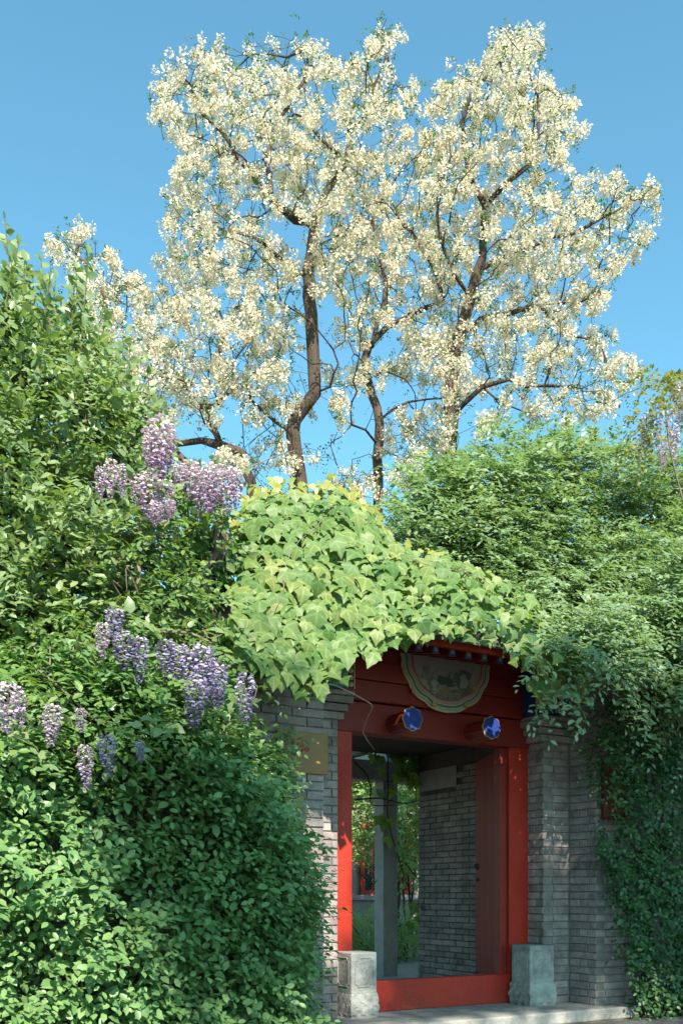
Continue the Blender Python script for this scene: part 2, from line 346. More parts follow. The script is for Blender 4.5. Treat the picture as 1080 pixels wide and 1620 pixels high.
def lay(parent, mat, p0, ang, L, z0, nc, style='run', keep=None, trim0=None, trim1=None, shade=1):
    """courses of bricks along local x from p0; local -y is the face"""
    ca, sa = math.cos(ang), math.sin(ang)
    for k in range(nc):
        a = trim0(k) if trim0 else 0.0; b = L - (trim1(k) if trim1 else 0.0)
        x = a; i = 0
        while x < b - .02:
            if style == 'run': w = .24 if not (i == 0 and k % 2) else .118
            elif style == 'mix': w = (.24 if (k + (k // 3)) % 2 else .115) if not (i == 0 and k % 2) else .17
            else: w = .115
            if x + w > b - .05: w = b - x - .004
            q = (p0[0] + x * ca, p0[1] + x * sa, z0 + k * CRS)
            if w > .025 and (keep is None or keep(q, w)):
                ww = round(w - .010, 2) if w > .2 else w - .010
                o = bpy.data.objects.new('brick', brick_mesh(ww, mat, random.randrange(4))); COL.objects.link(o); o.parent = parent
                d = random.uniform(-.0025, .003)
                place(o, Matrix.Translation((q[0] - sa * d, q[1] + ca * d, q[2])) @ Matrix.Rotation(ang + random.uniform(-.006, .006), 4, 'Z') @ Matrix.Rotation(random.uniform(-.006, .006), 4, 'Y'))
            x += w; i += 1

XL, XR = 3.565, 5.60           # pier inner edges
XLO, XRO = 3.262, 5.90         # where the piers step forward
YF, YP, YO = 6.50, 6.295, 5.97 # door frame, pier face, outer pier face
ZB = .102
# right pier
pr = empty('brick_pier', (5.9, 6.2, 0), 'grey brick pier right of the red door frame, stepping forward', 'brick pier', 'grey brick piers of the gateway')
MB().box(XR + .012, XRO + .02, YP + .012, YF + .14, .10, 2.50).box(XRO + .012, 7.4, YO + .012, YF + .14, .10, 3.02).build('mortar_bed', M_MORT, pr)
lay(pr, M_BRICK, (XR, YF + .10), -math.pi / 2, YF + .10 - YP, ZB, 35, trim1=lambda k: .104 * (k % 2))
lay(pr, M_BRICK, (XR, YP), 0, XRO - XR - .004, ZB, 35, trim0=lambda k: .104 * ((k + 1) % 2))
lay(pr, M_BRICK, (XRO, YP - .004), -math.pi / 2, YP - YO - .004, ZB, 40, trim1=lambda k: .104 * (k % 2))
lay(pr, M_BRICK, (XRO, YO), 0, .46, ZB, 40, trim0=lambda k: .104 * ((k + 1) % 2))
def corbel(parent, x0, x1, sgn):
    for i, (dz, out) in enumerate(((0, .03), (.062, .06), (.124, .10))):
        z = 2.385 + dz
        if sgn < 0: a, b = x0 - out, x1
        else: a, b = x0, x1 + out
        MB().box(a, b, YP - .012 - i * .012, YF - .01, z, z + .054).build('corbel_brick', M_BRICK, parent, bevel=.006)
    MB().box(a - .0, b + .0, YP - .062, YF - .015, 2.566, 2.60).build('corbel_brick', M_BRICK, parent, bevel=.008)
corbel(pr, XR - .004, XRO - .004, -1)
# left pier
pl = empty('brick_pier', (3.3, 6.2, 0), 'grey brick pier left of the red door frame behind the brass sign', 'brick pier', 'grey brick piers of the gateway')
MB().box(XLO - .02, XL - .012, YP + .012, YF + .14, .10, 2.50).box(1.9, XLO - .012, YO + .012, YF + .14, .10, 3.02).build('mortar_bed', M_MORT, pl)
lay(pl, M_BRICK, (XLO, YP), 0, XL - XLO - .002, ZB, 35)
lay(pl, M_BRICK, (XLO - .98, YO), 0, .98, ZB, 44, keep=lambda q, w: q[0] > 2.3)
corbel(pl, XLO + .004, XL + .004, 1)
# passage wall seen through the door
XI = 6.15
pw = empty('passage_wall', (XI, 8, 0), 'grey brick side wall of the passage seen through the open doorway', 'brick wall')
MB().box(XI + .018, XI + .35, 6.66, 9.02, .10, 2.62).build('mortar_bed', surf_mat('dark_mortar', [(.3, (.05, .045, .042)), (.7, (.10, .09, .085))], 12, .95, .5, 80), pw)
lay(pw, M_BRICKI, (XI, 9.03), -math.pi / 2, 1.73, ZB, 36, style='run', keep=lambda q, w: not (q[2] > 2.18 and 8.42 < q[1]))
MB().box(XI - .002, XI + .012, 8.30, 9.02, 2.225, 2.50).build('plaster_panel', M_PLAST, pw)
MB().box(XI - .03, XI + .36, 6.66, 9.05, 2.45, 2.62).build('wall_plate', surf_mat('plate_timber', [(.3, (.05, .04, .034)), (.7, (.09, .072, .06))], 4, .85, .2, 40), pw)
# left side wall of the passage (hidden from the photograph's angle, closes the room)
pw2 = empty('passage_wall', (2.9, 8, 0), 'plastered left side wall inside the gateway passage', 'wall')
MB().box(2.55, 2.85, 6.66, 9.02, .10, 2.62).build('plaster_face', M_PLAST, pw2)
# compound walls hidden under the planting
for nm, a, b, lb in (('garden_wall', -9.0, 1.89, 'grey garden wall running behind the left hedge'), ('garden_wall', 7.42, 18, 'grey garden wall running behind the climbing ivy on the right')):
    w = MB().box(a, b, 6.02, 6.40, 0, 2.55).box(a, b, 5.96, 6.46, 2.55, 2.63).build(nm, M_MORT); tag(w, lb, 'wall')

# ------------------------------------------------------------------ gatehouse
gate = empty('gatehouse', (4.58, 6.5, .1), 'small red lacquered gateway with painted beams under a creeper covered roof', 'gate')
JL, JR = 3.797, 5.389
MB().box(XL - .05, JL, YF, YF + .13, .10, 2.36).build('door_jamb', M_RED, gate, bevel=.006)
MB().box(JR, XR + .05, YF, YF + .13, .10, 2.36).build('door_jamb', M_RED, gate, bevel=.006)
MB().box(JR - .075, JR - .001, YF + .035, YF + .12, .352, 2.338).build('door_stop', M_REDD, gate, bevel=.004)
MB().box(XL - .05, XR + .05, YF - .012, YF + .14, 2.34, 2.585).build('lintel', M_REDD, gate, bevel=.008)
MB().box(JL - .10, JR + .06, YF + .01, YF + .10, .101, .352).build('threshold', M_RED, gate, bevel=.006)
for z0, z1, dy in ((2.590, 2.752, -.055), (2.756, 2.905, -.07), (2.909, 3.06, -.05)):
    MB().box(XL - .04, XR + .04, YF + dy, YF + .10, z0, z1).build('beam_board', M_REDD, gate, bevel=.006)
# door pins: octagonal red stubs with a scalloped blue face
for cx in (4.174, 4.959):
    n = 8; poly = [(cx + .078 * math.cos(R(22.5 + 45 * i)), 2.431 + .078 * math.sin(R(22.5 + 45 * i))) for i in range(n)]
    pin = MB().prism(poly, 6.215, YF + .02, 'y').build('door_pin', M_REDD, gate, bevel=.005)
    def scal(r0, amp): 
        return [(cx + (r0 + amp * abs(math.cos(4 * t))) * math.cos(t), 2.431 + (r0 + amp * abs(math.cos(4 * t))) * math.sin(t)) for t in np.linspace(0, 2 * math.pi, 49)[:-1]]
    MB().prism(scal(.085, .012), 6.206, 6.2147, 'y').build('face_rim', M_GILT, pin)
    MB().prism(scal(.079, .011), 6.200, 6.2057, 'y').build('face', M_BLUE, pin)
    for k in range(4, 8):
        t = R(22.5 + 45 * k); x, z = cx + .079 * math.cos(t), 2.431 + .079 * math.sin(t)
        MB().tube([(x, 6.22, z), (x, YF - .014, z)], .0013, 4).build('gilt_line', M_GILT, pin)
# painted medallion hung across the beams: scalloped half disc in stepped borders
def medal(r, drop, top):
    cx, cz = 4.655, 2.985; pts = []
    for t in np.linspace(math.pi, 2 * math.pi, 61):
        u = (t - math.pi) / math.pi * 6
        s = 1 - .035 * (1 - abs(math.sin(u * math.pi))) if 0 < u < 6 else 1
        point = 1 + .03 * math.exp(-((t - 1.5 * math.pi) / .10) ** 2)
        pts.append((cx + r * s * math.cos(t), cz + drop * s * point * math.sin(t)))
    return pts + [(cx + r, cz + top), (cx - r, cz + top)]
med = empty('painted_medallion', (4.575, 6.42, 2.9), None, None); med.parent = gate; med.location = Vector((4.575, 6.42, 2.9)) - gate.location
y = 6.418
for nm, dr, col in (('border', 0, (.40, .35, .27)), ('border', -.014, (.34, .26, .12)), ('border', -.026, (.30, .32, .25)), ('border', -.040, (.04, .12, .08)), ('border', -.054, (.29, .30, .24)), ('border', -.066, (.36, .20, .18)), ('border', -.092, (.20, .09, .085))):
    m = flat('medallion_%d' % int(-dr * 1000), col, .6)
    MB().prism(medal(.455 + dr, .425 + dr, .06), y, y + .012, 'y').build(nm, m, med); y -= .0025
m, nt, out = mat_new('medallion_landscape')
pos = world_pos(nt); n1 = noise(nt, 9, 5, .6, pos, .6); n2 = noise(nt, 30, 4, .7, pos)
sx = nt.nodes.new('ShaderNodeSeparateXYZ'); nt.links.new(pos, sx.inputs[0])
h = math_node(nt, 'MULTIPLY', math_node(nt, 'SUBTRACT', 2.80, sx.outputs[2]), 1.2)
f1 = math_node(nt, 'ADD', math_node(nt, 'ADD', n1.outputs[0], h), math_node(nt, 'MULTIPLY', math_node(nt, 'SUBTRACT', n2.outputs[0], .5), .35))
r1 = ramp(nt, [(.40, (.25, .23, .18)), (.52, (.20, .18, .14)), (.57, (.06, .07, .05)), (.64, (.18, .17, .12)), (.70, (.05, .07, .05)), (.80, (.17, .13, .09))], f1)
p = nt.nodes.new('ShaderNodeBsdfPrincipled'); p.inputs['Roughness'].default_value = .6; nt.links.new(r1.outputs[0], p.inputs[0]); nt.links.new(p.outputs[0], out.inputs[0])
MB().prism(medal(.348, .318, .06), y, y + .012, 'y').build('painted_landscape', m, med)
def blot(cx, cz, rx, rz, col, sd, nm):
    r = random.Random(sd); pts = []
    ph = [r.uniform(0, 6.28) for _ in range(4)]
    for t in np.linspace(0, 2 * math.pi, 28)[:-1]:
        k = 1 + .16 * math.sin(3 * t + ph[0]) + .12 * math.sin(5 * t + ph[1]) + .08 * math.sin(9 * t + ph[2])
        pts.append((cx + rx * k * math.cos(t), cz + rz * k * math.sin(t)))
    return MB().prism(pts, y - .003 - sd * .0004, y + .002, 'y').build(nm, flat('paint_%d' % sd, col, .6), med)
for i, (a, b, c_, d_, col) in enumerate(((4.43, 2.78, .055, .075, (.12, .13, .10)), (4.44, 2.775, .03, .05, (.26, .27, .22)), (4.54, 2.82, .085, .035, (.045, .065, .045)), (4.60, 2.79, .05, .02, (.05, .07, .05)),
                                       (4.55, 2.735, .055, .035, (.24, .13, .10)), (4.73, 2.84, .085, .095, (.10, .10, .085)), (4.735, 2.83, .045, .065, (.24, .25, .21)), (4.70, 2.745, .085, .014, (.10, .12, .08)), (4.36, 2.86, .05, .06, (.17, .17, .13)))):
    blot(a + .08, b, c_ * .95, d_ * .95, col, i + 1, 'painted_motif')
for i, (a, b) in enumerate(((4.15, 2.85), (4.235, 2.70), (4.76, 2.64), (4.85, 2.78), (4.43, 2.615))):
    blot(a + .08, b, .022, .018, (.42, .22, .07), 12 + i, 'painted_flower')
# painted bracket blocks with bead strips on the pier tops
def beadstrip(x, yy, z0, z1, parent):
    st = MB().box(x - .026, x + .026, yy - .012, yy, z0, z1).build('bead_strip', M_DARK, parent)
    for e in (-.031, .031): MB().box(x + e - .004, x + e + .004, yy - .016, yy + .001, z0, z1).build('gilt_edge', M_GILT, st)
    z = z0 + .03
    while z < z1 - .02:
        b = MB(); pts = [(x, yy - .012, z), (x, yy - .018, z), (x, yy - .026, z), (x, yy - .029, z)]
        b.tube(pts, [.021, .020, .012, .003], 10); b.build('bead', M_BEAD, st, smooth=True); z += .052
for side in (-1, 1):
    if side < 0:
        bb = MB().box(3.40, 3.555, 6.16, YF - .07, 2.603, 3.02).build('painted_bracket', M_PGREEN, gate, bevel=.004); beadstrip(3.596, 6.19, 2.603, 3.02, gate)
    else:
        bb = MB().box(5.475, 5.60, 6.16, YF - .07, 2.603, 3.02).build('painted_bracket', M_PBLUE, gate, bevel=.004); beadstrip(5.435, 6.17, 2.603, 3.02, gate)
        beadstrip(5.635, 6.15, 2.603, 2.98, gate); MB().box(5.672, 5.76, 6.12, YF - .07, 2.603, 2.98).build('painted_bracket', M_PBLUE, gate, bevel=.004)
# rafters with painted square ends, eave boards, roof slab and ridge
x = 2.95
while x < 5.70:
    y0, z0_, y1, z1_ = 5.92, 2.915, 6.9, 3.15
    rb = MB(); w = .034
    rb.add([(x - w, y0, z0_ - w), (x + w, y0, z0_ - w), (x + w, y0, z0_ + w), (x - w, y0, z0_ + w), (x - w, y1, z1_ - w), (x + w, y1, z1_ - w), (x + w, y1, z1_ + w), (x - w, y1, z1_ + w)],
           [(0, 1, 2, 3), (4, 7, 6, 5), (0, 4, 5, 1), (1, 5, 6, 2), (2, 6, 7, 3), (3, 7, 4, 0)])
    rf = rb.build('rafter', M_REDD, gate)
    MB().box(x - .031, x + .031, y0 - .005, y0 - .0005, z0_ - .031, z0_ + .031).build('painted_end', M_PBLUE, rf)
    MB().box(x - .016, x + .016, y0 - .008, y0 - .0055, z0_ - .016, z0_ + .016).build('end_motif', M_PLAST, rf)
    x += .155
MB().box(2.85, 5.70, 5.85, 5.89, 2.925, 2.985).build('eave_board', M_RED, gate)
MB().add([(2.8, 5.80, 2.96), (5.72, 5.80, 2.96), (5.72, 7.35, 3.31), (2.8, 7.35, 3.31), (2.8, 5.80, 3.02), (5.72, 5.80, 3.02), (5.72, 7.35, 3.37), (2.8, 7.35, 3.37)],
         [(0, 3, 2, 1), (4, 5, 6, 7), (0, 1, 5, 4), (1, 2, 6, 5), (2, 3, 7, 6), (3, 0, 4, 7)]).build('roof_front_slope', M_TILE, gate)
MB().add([(2.8, 7.36, 3.31), (5.72, 7.36, 3.31), (6.0, 9.2, 2.88), (2.8, 9.2, 2.88), (2.8, 7.36, 3.37), (5.72, 7.36, 3.37), (6.0, 9.2, 2.94), (2.8, 9.2, 2.94)],
         [(0, 3, 2, 1), (4, 5, 6, 7), (0, 1, 5, 4), (1, 2, 6, 5), (2, 3, 7, 6), (3, 0, 4, 7)]).build('roof_back_slope', M_TILE, gate)
MB().box(2.8, 5.72, 7.27, 7.44, 3.35, 3.47).build('roof_ridge', M_TILE, gate, bevel=.03)
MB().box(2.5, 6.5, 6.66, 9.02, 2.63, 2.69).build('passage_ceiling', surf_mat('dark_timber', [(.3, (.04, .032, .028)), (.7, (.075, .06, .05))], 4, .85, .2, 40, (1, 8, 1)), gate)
for i in range(17):
    xx = 2.9 + i * .168; yb = 5.79
    pts = [(xx, yb, 3.035), (xx, 7.30, 3.38)]
    MB().tube(pts, .042, 8).build('tile_row', M_TILE, gate)
# opened door leaf
hx, hy = JR - .01, YF + .13; th = math.atan2(.717, .315); LW = .76
leafo = MB().box(0, LW, -.022, .022, .30, 2.33).build('door_leaf', M_LEAFD, gate, bevel=.004)
place(leafo, Matrix.Translation((hx, hy, 0)) @ Matrix.Rotation(th, 4, 'Z'))
def door_child(nm, mb, mat):
    o = link(nm, mb.mesh(nm), mat); o.parent = leafo; return o
door_child('knocker', MB().tube([(LW - .09, .022, 1.32), (LW - .09, .040, 1.32), (LW - .09, .060, 1.32)], [.032, .026, .012], 10), M_IRON)
door_child('bolt', MB().box(LW - .13, LW - .02, .023, .05, 1.18, 1.205), M_IRON)
for k in range(1, 4): door_child('plank_seam', MB().box(LW * k / 4 - .0015, LW * k / 4 + .0015, .0215, .0228, .30, 2.33), M_DARK)
door_child('edge_strip', MB().box(-.004, .02, .0222, .034, .30, 2.33), M_REDD)
MB().box(hx - .05, hx + .11, hy - .005, hy + .10, .10, .30).build('door_socket', M_STONE, gate, bevel=.006)

# ------------------------------------------------------------------ carved stone blocks
def stone_block(x0, x1, y0, y1, ztop, label, sd):
    t = empty('door_stone', ((x0 + x1) / 2, (y0 + y1) / 2, .10), label, 'stone block', 'carved stone blocks flanking the doorway')
    r = np.random.default_rng(sd); zs = .29
    MB().box(x0, x1, y0, y1, zs - .01, ztop).build('upper_block', M_STONE, t, bevel=.012)
    # carved foot: subdivided, bulging, with a draped cloth edge
    bm = bmesh.new(); bmesh.ops.create_cube(bm, size=1); bmesh.ops.subdivide_edges(bm, edges=bm.edges[:], cuts=13, use_grid_fill=True)
    cx, cy = (x0 + x1) / 2, (y0 + y1) / 2; ph = r.uniform(0, 6, 8)
    for v in bm.verts:
        u = v.co.z + .5; k = 1.02 + .09 * math.sin(u * math.pi) ** .7 - .05 * u
        drape = abs(((v.co.x + v.co.y) * 3 + ph[0]) % 1 - .5)
        k += (.035 if u > .42 + .5 * drape else 0)
        k += .025 * math.sin(17 * v.co.x + ph[1]) * math.sin(15 * v.co.z + ph[2]) + .02 * math.sin(24 * v.co.y + ph[3] + 9 * v.co.z) + r.uniform(-.006, .006)
        if u < .12: k += -.05 * (abs(math.sin(9 * (v.co.x + v.co.y) + ph[4])) > .6)
        v.co = Vector((cx + v.co.x * (x1 - x0) * k, cy + v.co.y * (y1 - y0) * k, .10 + u * (zs - .10)))
    me = bpy.data.meshes.new('carved_foot'); bm.to_mesh(me); bm.free(); link('carved_foot', me, M_STONE, t)
    # raised panel frames on the two faces seen
    def rect_frame(p, du, a0, a1, b0, b1):
        c = .02; pts = [(a0 + c, b0), (a1 - c, b0), (a1 - c, b0 + c), (a1, b0 + c), (a1, b1 - c), (a1 - c, b1 - c), (a1 - c, b1), (a0 + c, b1), (a0 + c, b1 - c), (a0, b1 - c), (a0, b0 + c), (a0 + c, b0 + c)]
        P3 = [(q, p, z) if du == 'x' else (p, q, z) for q, z in pts]; P3.append(P3[0]); P3.append(P3[1])
        return MB().tube(P3, .0048, 5, cap=False)
    rect_frame(y0 - .001, 'x', x0 + .035, x1 - .035, zs + .05, ztop - .045).build('panel_moulding', M_STONE, t)
    rect_frame(x0 - .001, 'y', y0 + .04, y1 - .04, zs + .05, ztop - .045).build('panel_moulding', M_STONE, t)
    m2 = MB(); 
    for i in range(5):
        t0 = r.uniform(0, 6.3); cxx = r.uniform(x0 + .08, x1 - .08); cz_ = zs + .07 + i * (ztop - zs - .14) / 5
        m2.tube([(cxx + .022 * math.cos(t0 + a), y0 - .001, cz_ + .022 * math.sin(t0 + a)) for a in np.linspace(0, 4.2, 9)], .003, 5)
    m2.build('worn_relief', M_STONE, t)
stone_block(5.372, 5.640, 6.205, 6.455, .615, 'carved grey stone block at the right end of the red threshold', 3)
stone_block(3.640, 3.870, 6.245, 6.49, .605, 'carved grey stone block at the left end, its foot catching sunlight', 5)

# ------------------------------------------------------------------ signs and wire
sg = empty('brass_sign', (3.08, 5.95, 2.05), 'brass name plate with red emblem on the left brick pier', 'sign')
MB().box(2.87, 3.272, 5.942, 5.962, 1.905, 2.195).build('plate', M_BRASS, sg, bevel=.004)
ex, ez = 3.045, 2.085
MB().tube([(ex + .026 * math.cos(a), 5.939, ez + .03 * math.sin(a)) for a in np.linspace(.2, 6.0, 22)], .0055, 6).build('emblem', M_SIGNRED, sg)
MB().tube([(ex - .024, 5.938, ez + .002), (ex, 5.938, ez + .006), (ex + .022, 5.938, ez + .010)], .0045, 6).build('emblem_bar', M_SIGNRED, sg)
MB().tube([(ex + .055 + .012 * math.cos(a), 5.939, ez - .01 + .014 * math.sin(a)) for a in np.linspace(0, 6.28, 12)], .004, 5).build('emblem_mark', M_SIGNRED, sg)
for k in range(4):
    zz = ez - .012 + k * .012; MB().box(ex - .115, ex - .065, 5.9385, 5.942, zz - .003, zz + .003).build('lettering', M_SIGNRED, sg)
pq = empty('wall_board', (6.07, 5.95, 1.9), 'rust red wooden board half hidden by ivy on the right wall', 'board')
MB().box(5.945, 6.20, 5.93, 5.962, 1.70, 2.22).build('panel', M_PLAQ, pq, bevel=.004)
MB().box(5.935, 5.962, 5.915, 5.9295, 1.69, 2.23).box(6.185, 6.21, 5.915, 5.9295, 1.69, 2.23).box(5.963, 6.184, 5.915, 5.9295, 1.69, 1.712).build('frame', M_PLAQ, pq)
wp = [atY(300, 1052, 5.35), atY(385, 1069, 5.5), atY(440, 1074, 5.55), atY(500, 1079, 5.65), atY(530, 1084, 5.75), atY(560, 1098, 5.9), atY(586, 1113, 6.1), atY(589, 1119, 6.15), atY(581, 1135, 6.3), atY(573, 1157, 6.45), atY(580, 1170, 6.6), atY(592, 1186, 6.8)]
w = MB().tube(wp, .0042, 5).build('loose_wire', M_WIRE, smooth=True); tag(w, 'thin white wire sagging across the pier and door lintel', 'wire')

# ------------------------------------------------------------------ planting helpers
UP = np.array([0, 0, 1.0])
def in_poly(px, py, poly):
    ins = np.zeros(px.shape, bool); n = len(poly)
    for i in range(n):
        x0, y0 = poly[i]; x1, y1 = poly[(i + 1) % n]
        c = ((y0 > py) != (y1 > py)) & (px < (x1 - x0) * (py - y0) / (y1 - y0 + 1e-12) + x0); ins ^= c
    return ins
def sample_poly(poly, n):
    p = np.array(poly, float); lo, hi = p.min(0), p.max(0); out = np.zeros((0, 2))
    while len(out) < n:
        q = rng.uniform(lo, hi, (n * 2, 2)); q = q[in_poly(q[:, 0], q[:, 1], poly)]; out = np.concatenate([out, q])
    return out[:n]
def to_world(pp, Y):
    a = (pp[:, 0] - 540) / F; b = (YH - pp[:, 1]) / F; vx = SA + CA * a; vy = CA - SA * a; t = Y / vy
    return np.stack([vx * t, Y, CZ + b * t], -1)
def rnd(n): return nrm(rng.normal(size=(n, 3)))
def sprays(o, d, n, length, K, size, droop=.25, spread=.9, nj=.35, fwd=.55, taper=.35, start=.12, opposite=True):
    """twigs of K leaves: o origin, d direction, n leaf-plane normal -> pos, axis, normal, size + twig end points"""
    N = len(o); L = np.broadcast_to(np.asarray(length, float), (N,)); size = np.broadcast_to(np.asarray(size, float), (N,))
    s = np.linspace(start, 1, K)[None].repeat(N, 0) + rng.uniform(-.03, .03, (N, K))
    d = nrm(d); P = o[:, None] + d[:, None] * (s * L[:, None])[..., None] - UP * (droop * L[:, None] * s ** 2)[..., None]
    T = nrm(d[:, None] - UP * (2 * droop * s)[..., None])
    nn = nrm(n[:, None] + nj * rng.normal(size=(N, K, 3))); S = nrm(np.cross(nn, T))
    sg = np.where(np.arange(K) % 2 == 0, 1.0, -1.0)[None].repeat(N, 0); 
    ax = T * fwd + S * (sg * spread)[..., None] + .18 * rng.normal(size=(N, K, 3)); ax[:, -1] = T[:, -1] + .1 * S[:, -1]
    sz = size[:, None] * (1 - taper * s ** 2) * rng.uniform(.72, 1.18, (N, K))
    return P.reshape(-1, 3), ax.reshape(-1, 3), nn.reshape(-1, 3), sz.ravel()
def clump_sprays(centres, rad, per, view=True, squash=.8):
    """spray roots on the outer part of each clump ball, pointing outwards"""
    N = len(centres); c = np.repeat(centres, per, 0); r = np.repeat(np.broadcast_to(rad, (N,)), per)
    u = rnd(N * per)
    if view:   # most of the growth on the side of the light and the lane
        u[:, 1] = np.where(u[:, 1] > .35, -u[:, 1], u[:, 1]); u[:, 2] = np.where(u[:, 2] < -.5, -u[:, 2], u[:, 2])
    q = rng.uniform(.35, 1, N * per) ** .6
    o = c + u * (r * q)[:, None] * np.array([1, 1, squash]); return o, u
def twigs(name, o, d, L, r, mat, parent, droop=.25, n=4):
    mb = MB()
    for i in range(len(o)):
        s = np.linspace(0, 1, n); dd = d[i] / np.linalg.norm(d[i])
        mb.tube(o[i] + dd * (s * L[i])[:, None] - UP * (droop * L[i] * s ** 2)[:, None], np.linspace(r, r * .4, n), 4, cap=False)
    return mb.build(name, mat, parent, kind='stuff')
def leaf_objects(name, tpl_list, mat, parent, pos, ax, no, sz, width=None):
    ms = []
    for i, t in enumerate(tpl_list):
        me = bpy.data.meshes.new(name); me.from_pydata([tuple(v) for v in t[0]], [], t[1]); me.update(); me.materials.append(mat)
        at = me.attributes.new('leafuv', 'FLOAT2', 'POINT'); at.data.foreach_set('vector', np.array(t[0], np.float32)[:, :2].ravel())
        me.polygons.foreach_set('use_smooth', [True] * len(me.polygons)); ms.append(me)
    X, S, N = frames(ax, no)
    for i in range(len(pos)):
        o = bpy.data.objects.new(name, ms[i % len(ms)]); COL.objects.link(o); o.parent = parent
        s = sz[i]; w = s * (width[i] if width is not None else 1)
        place(o, Matrix(((X[i, 0] * s, S[i, 0] * w, N[i, 0] * s, pos[i, 0]), (X[i, 1] * s, S[i, 1] * w, N[i, 1] * s, pos[i, 1]), (X[i, 2] * s, S[i, 2] * w, N[i, 2] * s, pos[i, 2]), (0, 0, 0, 1))))
def split_shown(pos, n=300, margin=8, ymax=1612, pick=None):
    """indices of the n leaves that show largest: nearest ones inside the picture"""
    px, py, d = project(pos); ok = (px > margin) & (px < 1080 - margin) & (py > 0) & (py < ymax)
    if pick is not None: ok &= pick
    sc = np.where(ok, d, 1e9); idx = np.argsort(sc)[:n]; m = np.zeros(len(pos), bool); m[idx] = True; return m

# ------------------------------------------------------------------ left hedge
hed = empty('clipped_hedge', (1.2, 5.6, 0), 'dense glossy green hedge left of the gate, half in shade', 'hedge')
N = 7600
th = rng.uniform(math.pi * .93, math.pi * 2.06, N); hx, hy, CXh, CYh = 2.06, 1.05, .70, 5.75
zz = rng.uniform(0, 1, N) ** .9 * 2.25
cs, sn = np.cos(th), np.sin(th); k = (np.abs(cs) ** 3.2 + np.abs(sn) ** 3.2) ** (-1 / 3.2)
lump = .10 * np.sin(5.1 * th * 2 + 2.3 * zz) + .09 * np.sin(4.7 * zz + 7 * th) + .06 * np.sin(9.3 * zz - 11 * th)
top = np.clip((zz - 1.35) / .9, 0, 1) ** 2 * .5 + .25 * np.clip(cs, 0, 1) * np.clip((zz - 1.2) / 1.0, 0, 1)
inn = rng.uniform(0, 1, N) ** 1.5 * .28
rr = 1 - top * .5
o = np.stack([CXh + cs * k * (hx * rr + lump * .6 - inn), CYh + sn * k * (hy * rr + lump - inn), zz], -1)
out = nrm(np.stack([cs * k * .6, sn * k, np.full(N, .25) + top * 2], -1))
d = nrm(out * .55 + .85 * rnd(N) * np.array([1, .6, .6])); nl = nrm(out * .8 + UP * .65 + .28 * rnd(N))
A = sprays(o, d, nl, rng.uniform(.16, .28, N), 7, rng.uniform(.052, .080, N), droop=.25, nj=.28)
m = split_shown(A[0])
leaf_objects('leaf', [LEAF8], M_HEDGE, hed, A[0][m], A[1][m], A[2][m], A[3][m])
link('foliage', scatter('foliage', LEAF8, *[q[~m] for q in A], width=1.12, smooth=True), M_HEDGE, hed, kind='stuff')
pp = rng.normal((432, 1225), (16, 36), (46, 2)); o = to_world(pp, rng.uniform(5.45, 5.75, len(pp)))
A = sprays(o, nrm(np.array([.2, -.5, .2]) + .6 * rnd(len(o))), nrm(np.array([0, -.8, .65]) + .3 * rnd(len(o))), rng.uniform(.14, .24, len(o)), 7, rng.uniform(.055, .08, len(o)), droop=.25, nj=.28)
link('edge_foliage', scatter('edge_foliage', LEAFW, *A, smooth=True), M_HEDGE, hed, kind='stuff')
# inner layer and stems
N2 = 2600; th = rng.uniform(math.pi * .95, math.pi * 2.04, N2); zz = rng.uniform(0, 2.0, N2); cs, sn = np.cos(th), np.sin(th); k = (np.abs(cs) ** 3.2 + np.abs(sn) ** 3.2) ** (-1 / 3.2)
o = np.stack([CXh + cs * k * (hx - .38), CYh + sn * k * (hy - .38), zz], -1)
A = sprays(o, nrm(np.stack([cs, sn, .3 + 0 * cs], -1) + .6 * rnd(N2)), nrm(UP + .6 * rnd(N2)), .3, 6, .08, nj=.5)
link('inner_foliage', scatter('inner_foliage', LEAF4, *A), M_HEDGE, hed, kind='stuff')
mb = MB()
for i in range(26):
    x0 = rng.uniform(-1.0, 2.0); y0 = rng.uniform(5.1, 5.8)
    mb.tube([(x0, y0, 0), (x0 + rng.normal() * .1, y0 - .1, .6), (x0 + rng.normal() * .2, y0 - .2, 1.2), (x0 + rng.normal() * .3, y0 - .25, 1.8)], [.02, .016, .012, .006], 5)
mb.build('stems', M_BARK, hed, kind='stuff')

# ------------------------------------------------------------------ tall shrub, upper left
shr = empty('tall_shrub', (1.4, 6.9, 0), 'tall loose green shrub rising above the hedge at the left edge', 'shrub')
poly = [(-160, 500), (5, 510), (45, 575), (90, 590), (125, 625), (145, 665), (165, 705), (170, 740), (120, 770), (110, 820), (190, 860), (190, 1000), (120, 1060), (-160, 1100)]
pp = sample_poly(poly, 150); Yc = 6.9 - .9 * (pp[:, 1] - 350) / 650 + rng.normal(0, .35, len(pp)); Yc = np.clip(Yc, 5.45, 8)
C = to_world(pp, Yc); o, u = clump_sprays(C, rng.uniform(.14, .42, len(C)), 22)
kp = rng.uniform(0, 1, len(o)) < np.interp(np.repeat(pp[:, 1], 22), [500, 760], [.42, 1.0]); o, u = o[kp], u[kp]
d = nrm(u + UP * .45 + .3 * rnd(len(o))); nl = nrm(UP * .9 + u * .4 + np.array([0, -.35, 0]) + .35 * rnd(len(o)))
A1 = sprays(o, d, nl, rng.uniform(.20, .40, len(o)), 9, rng.uniform(.060, .092, len(o)), droop=.28, nj=.35)
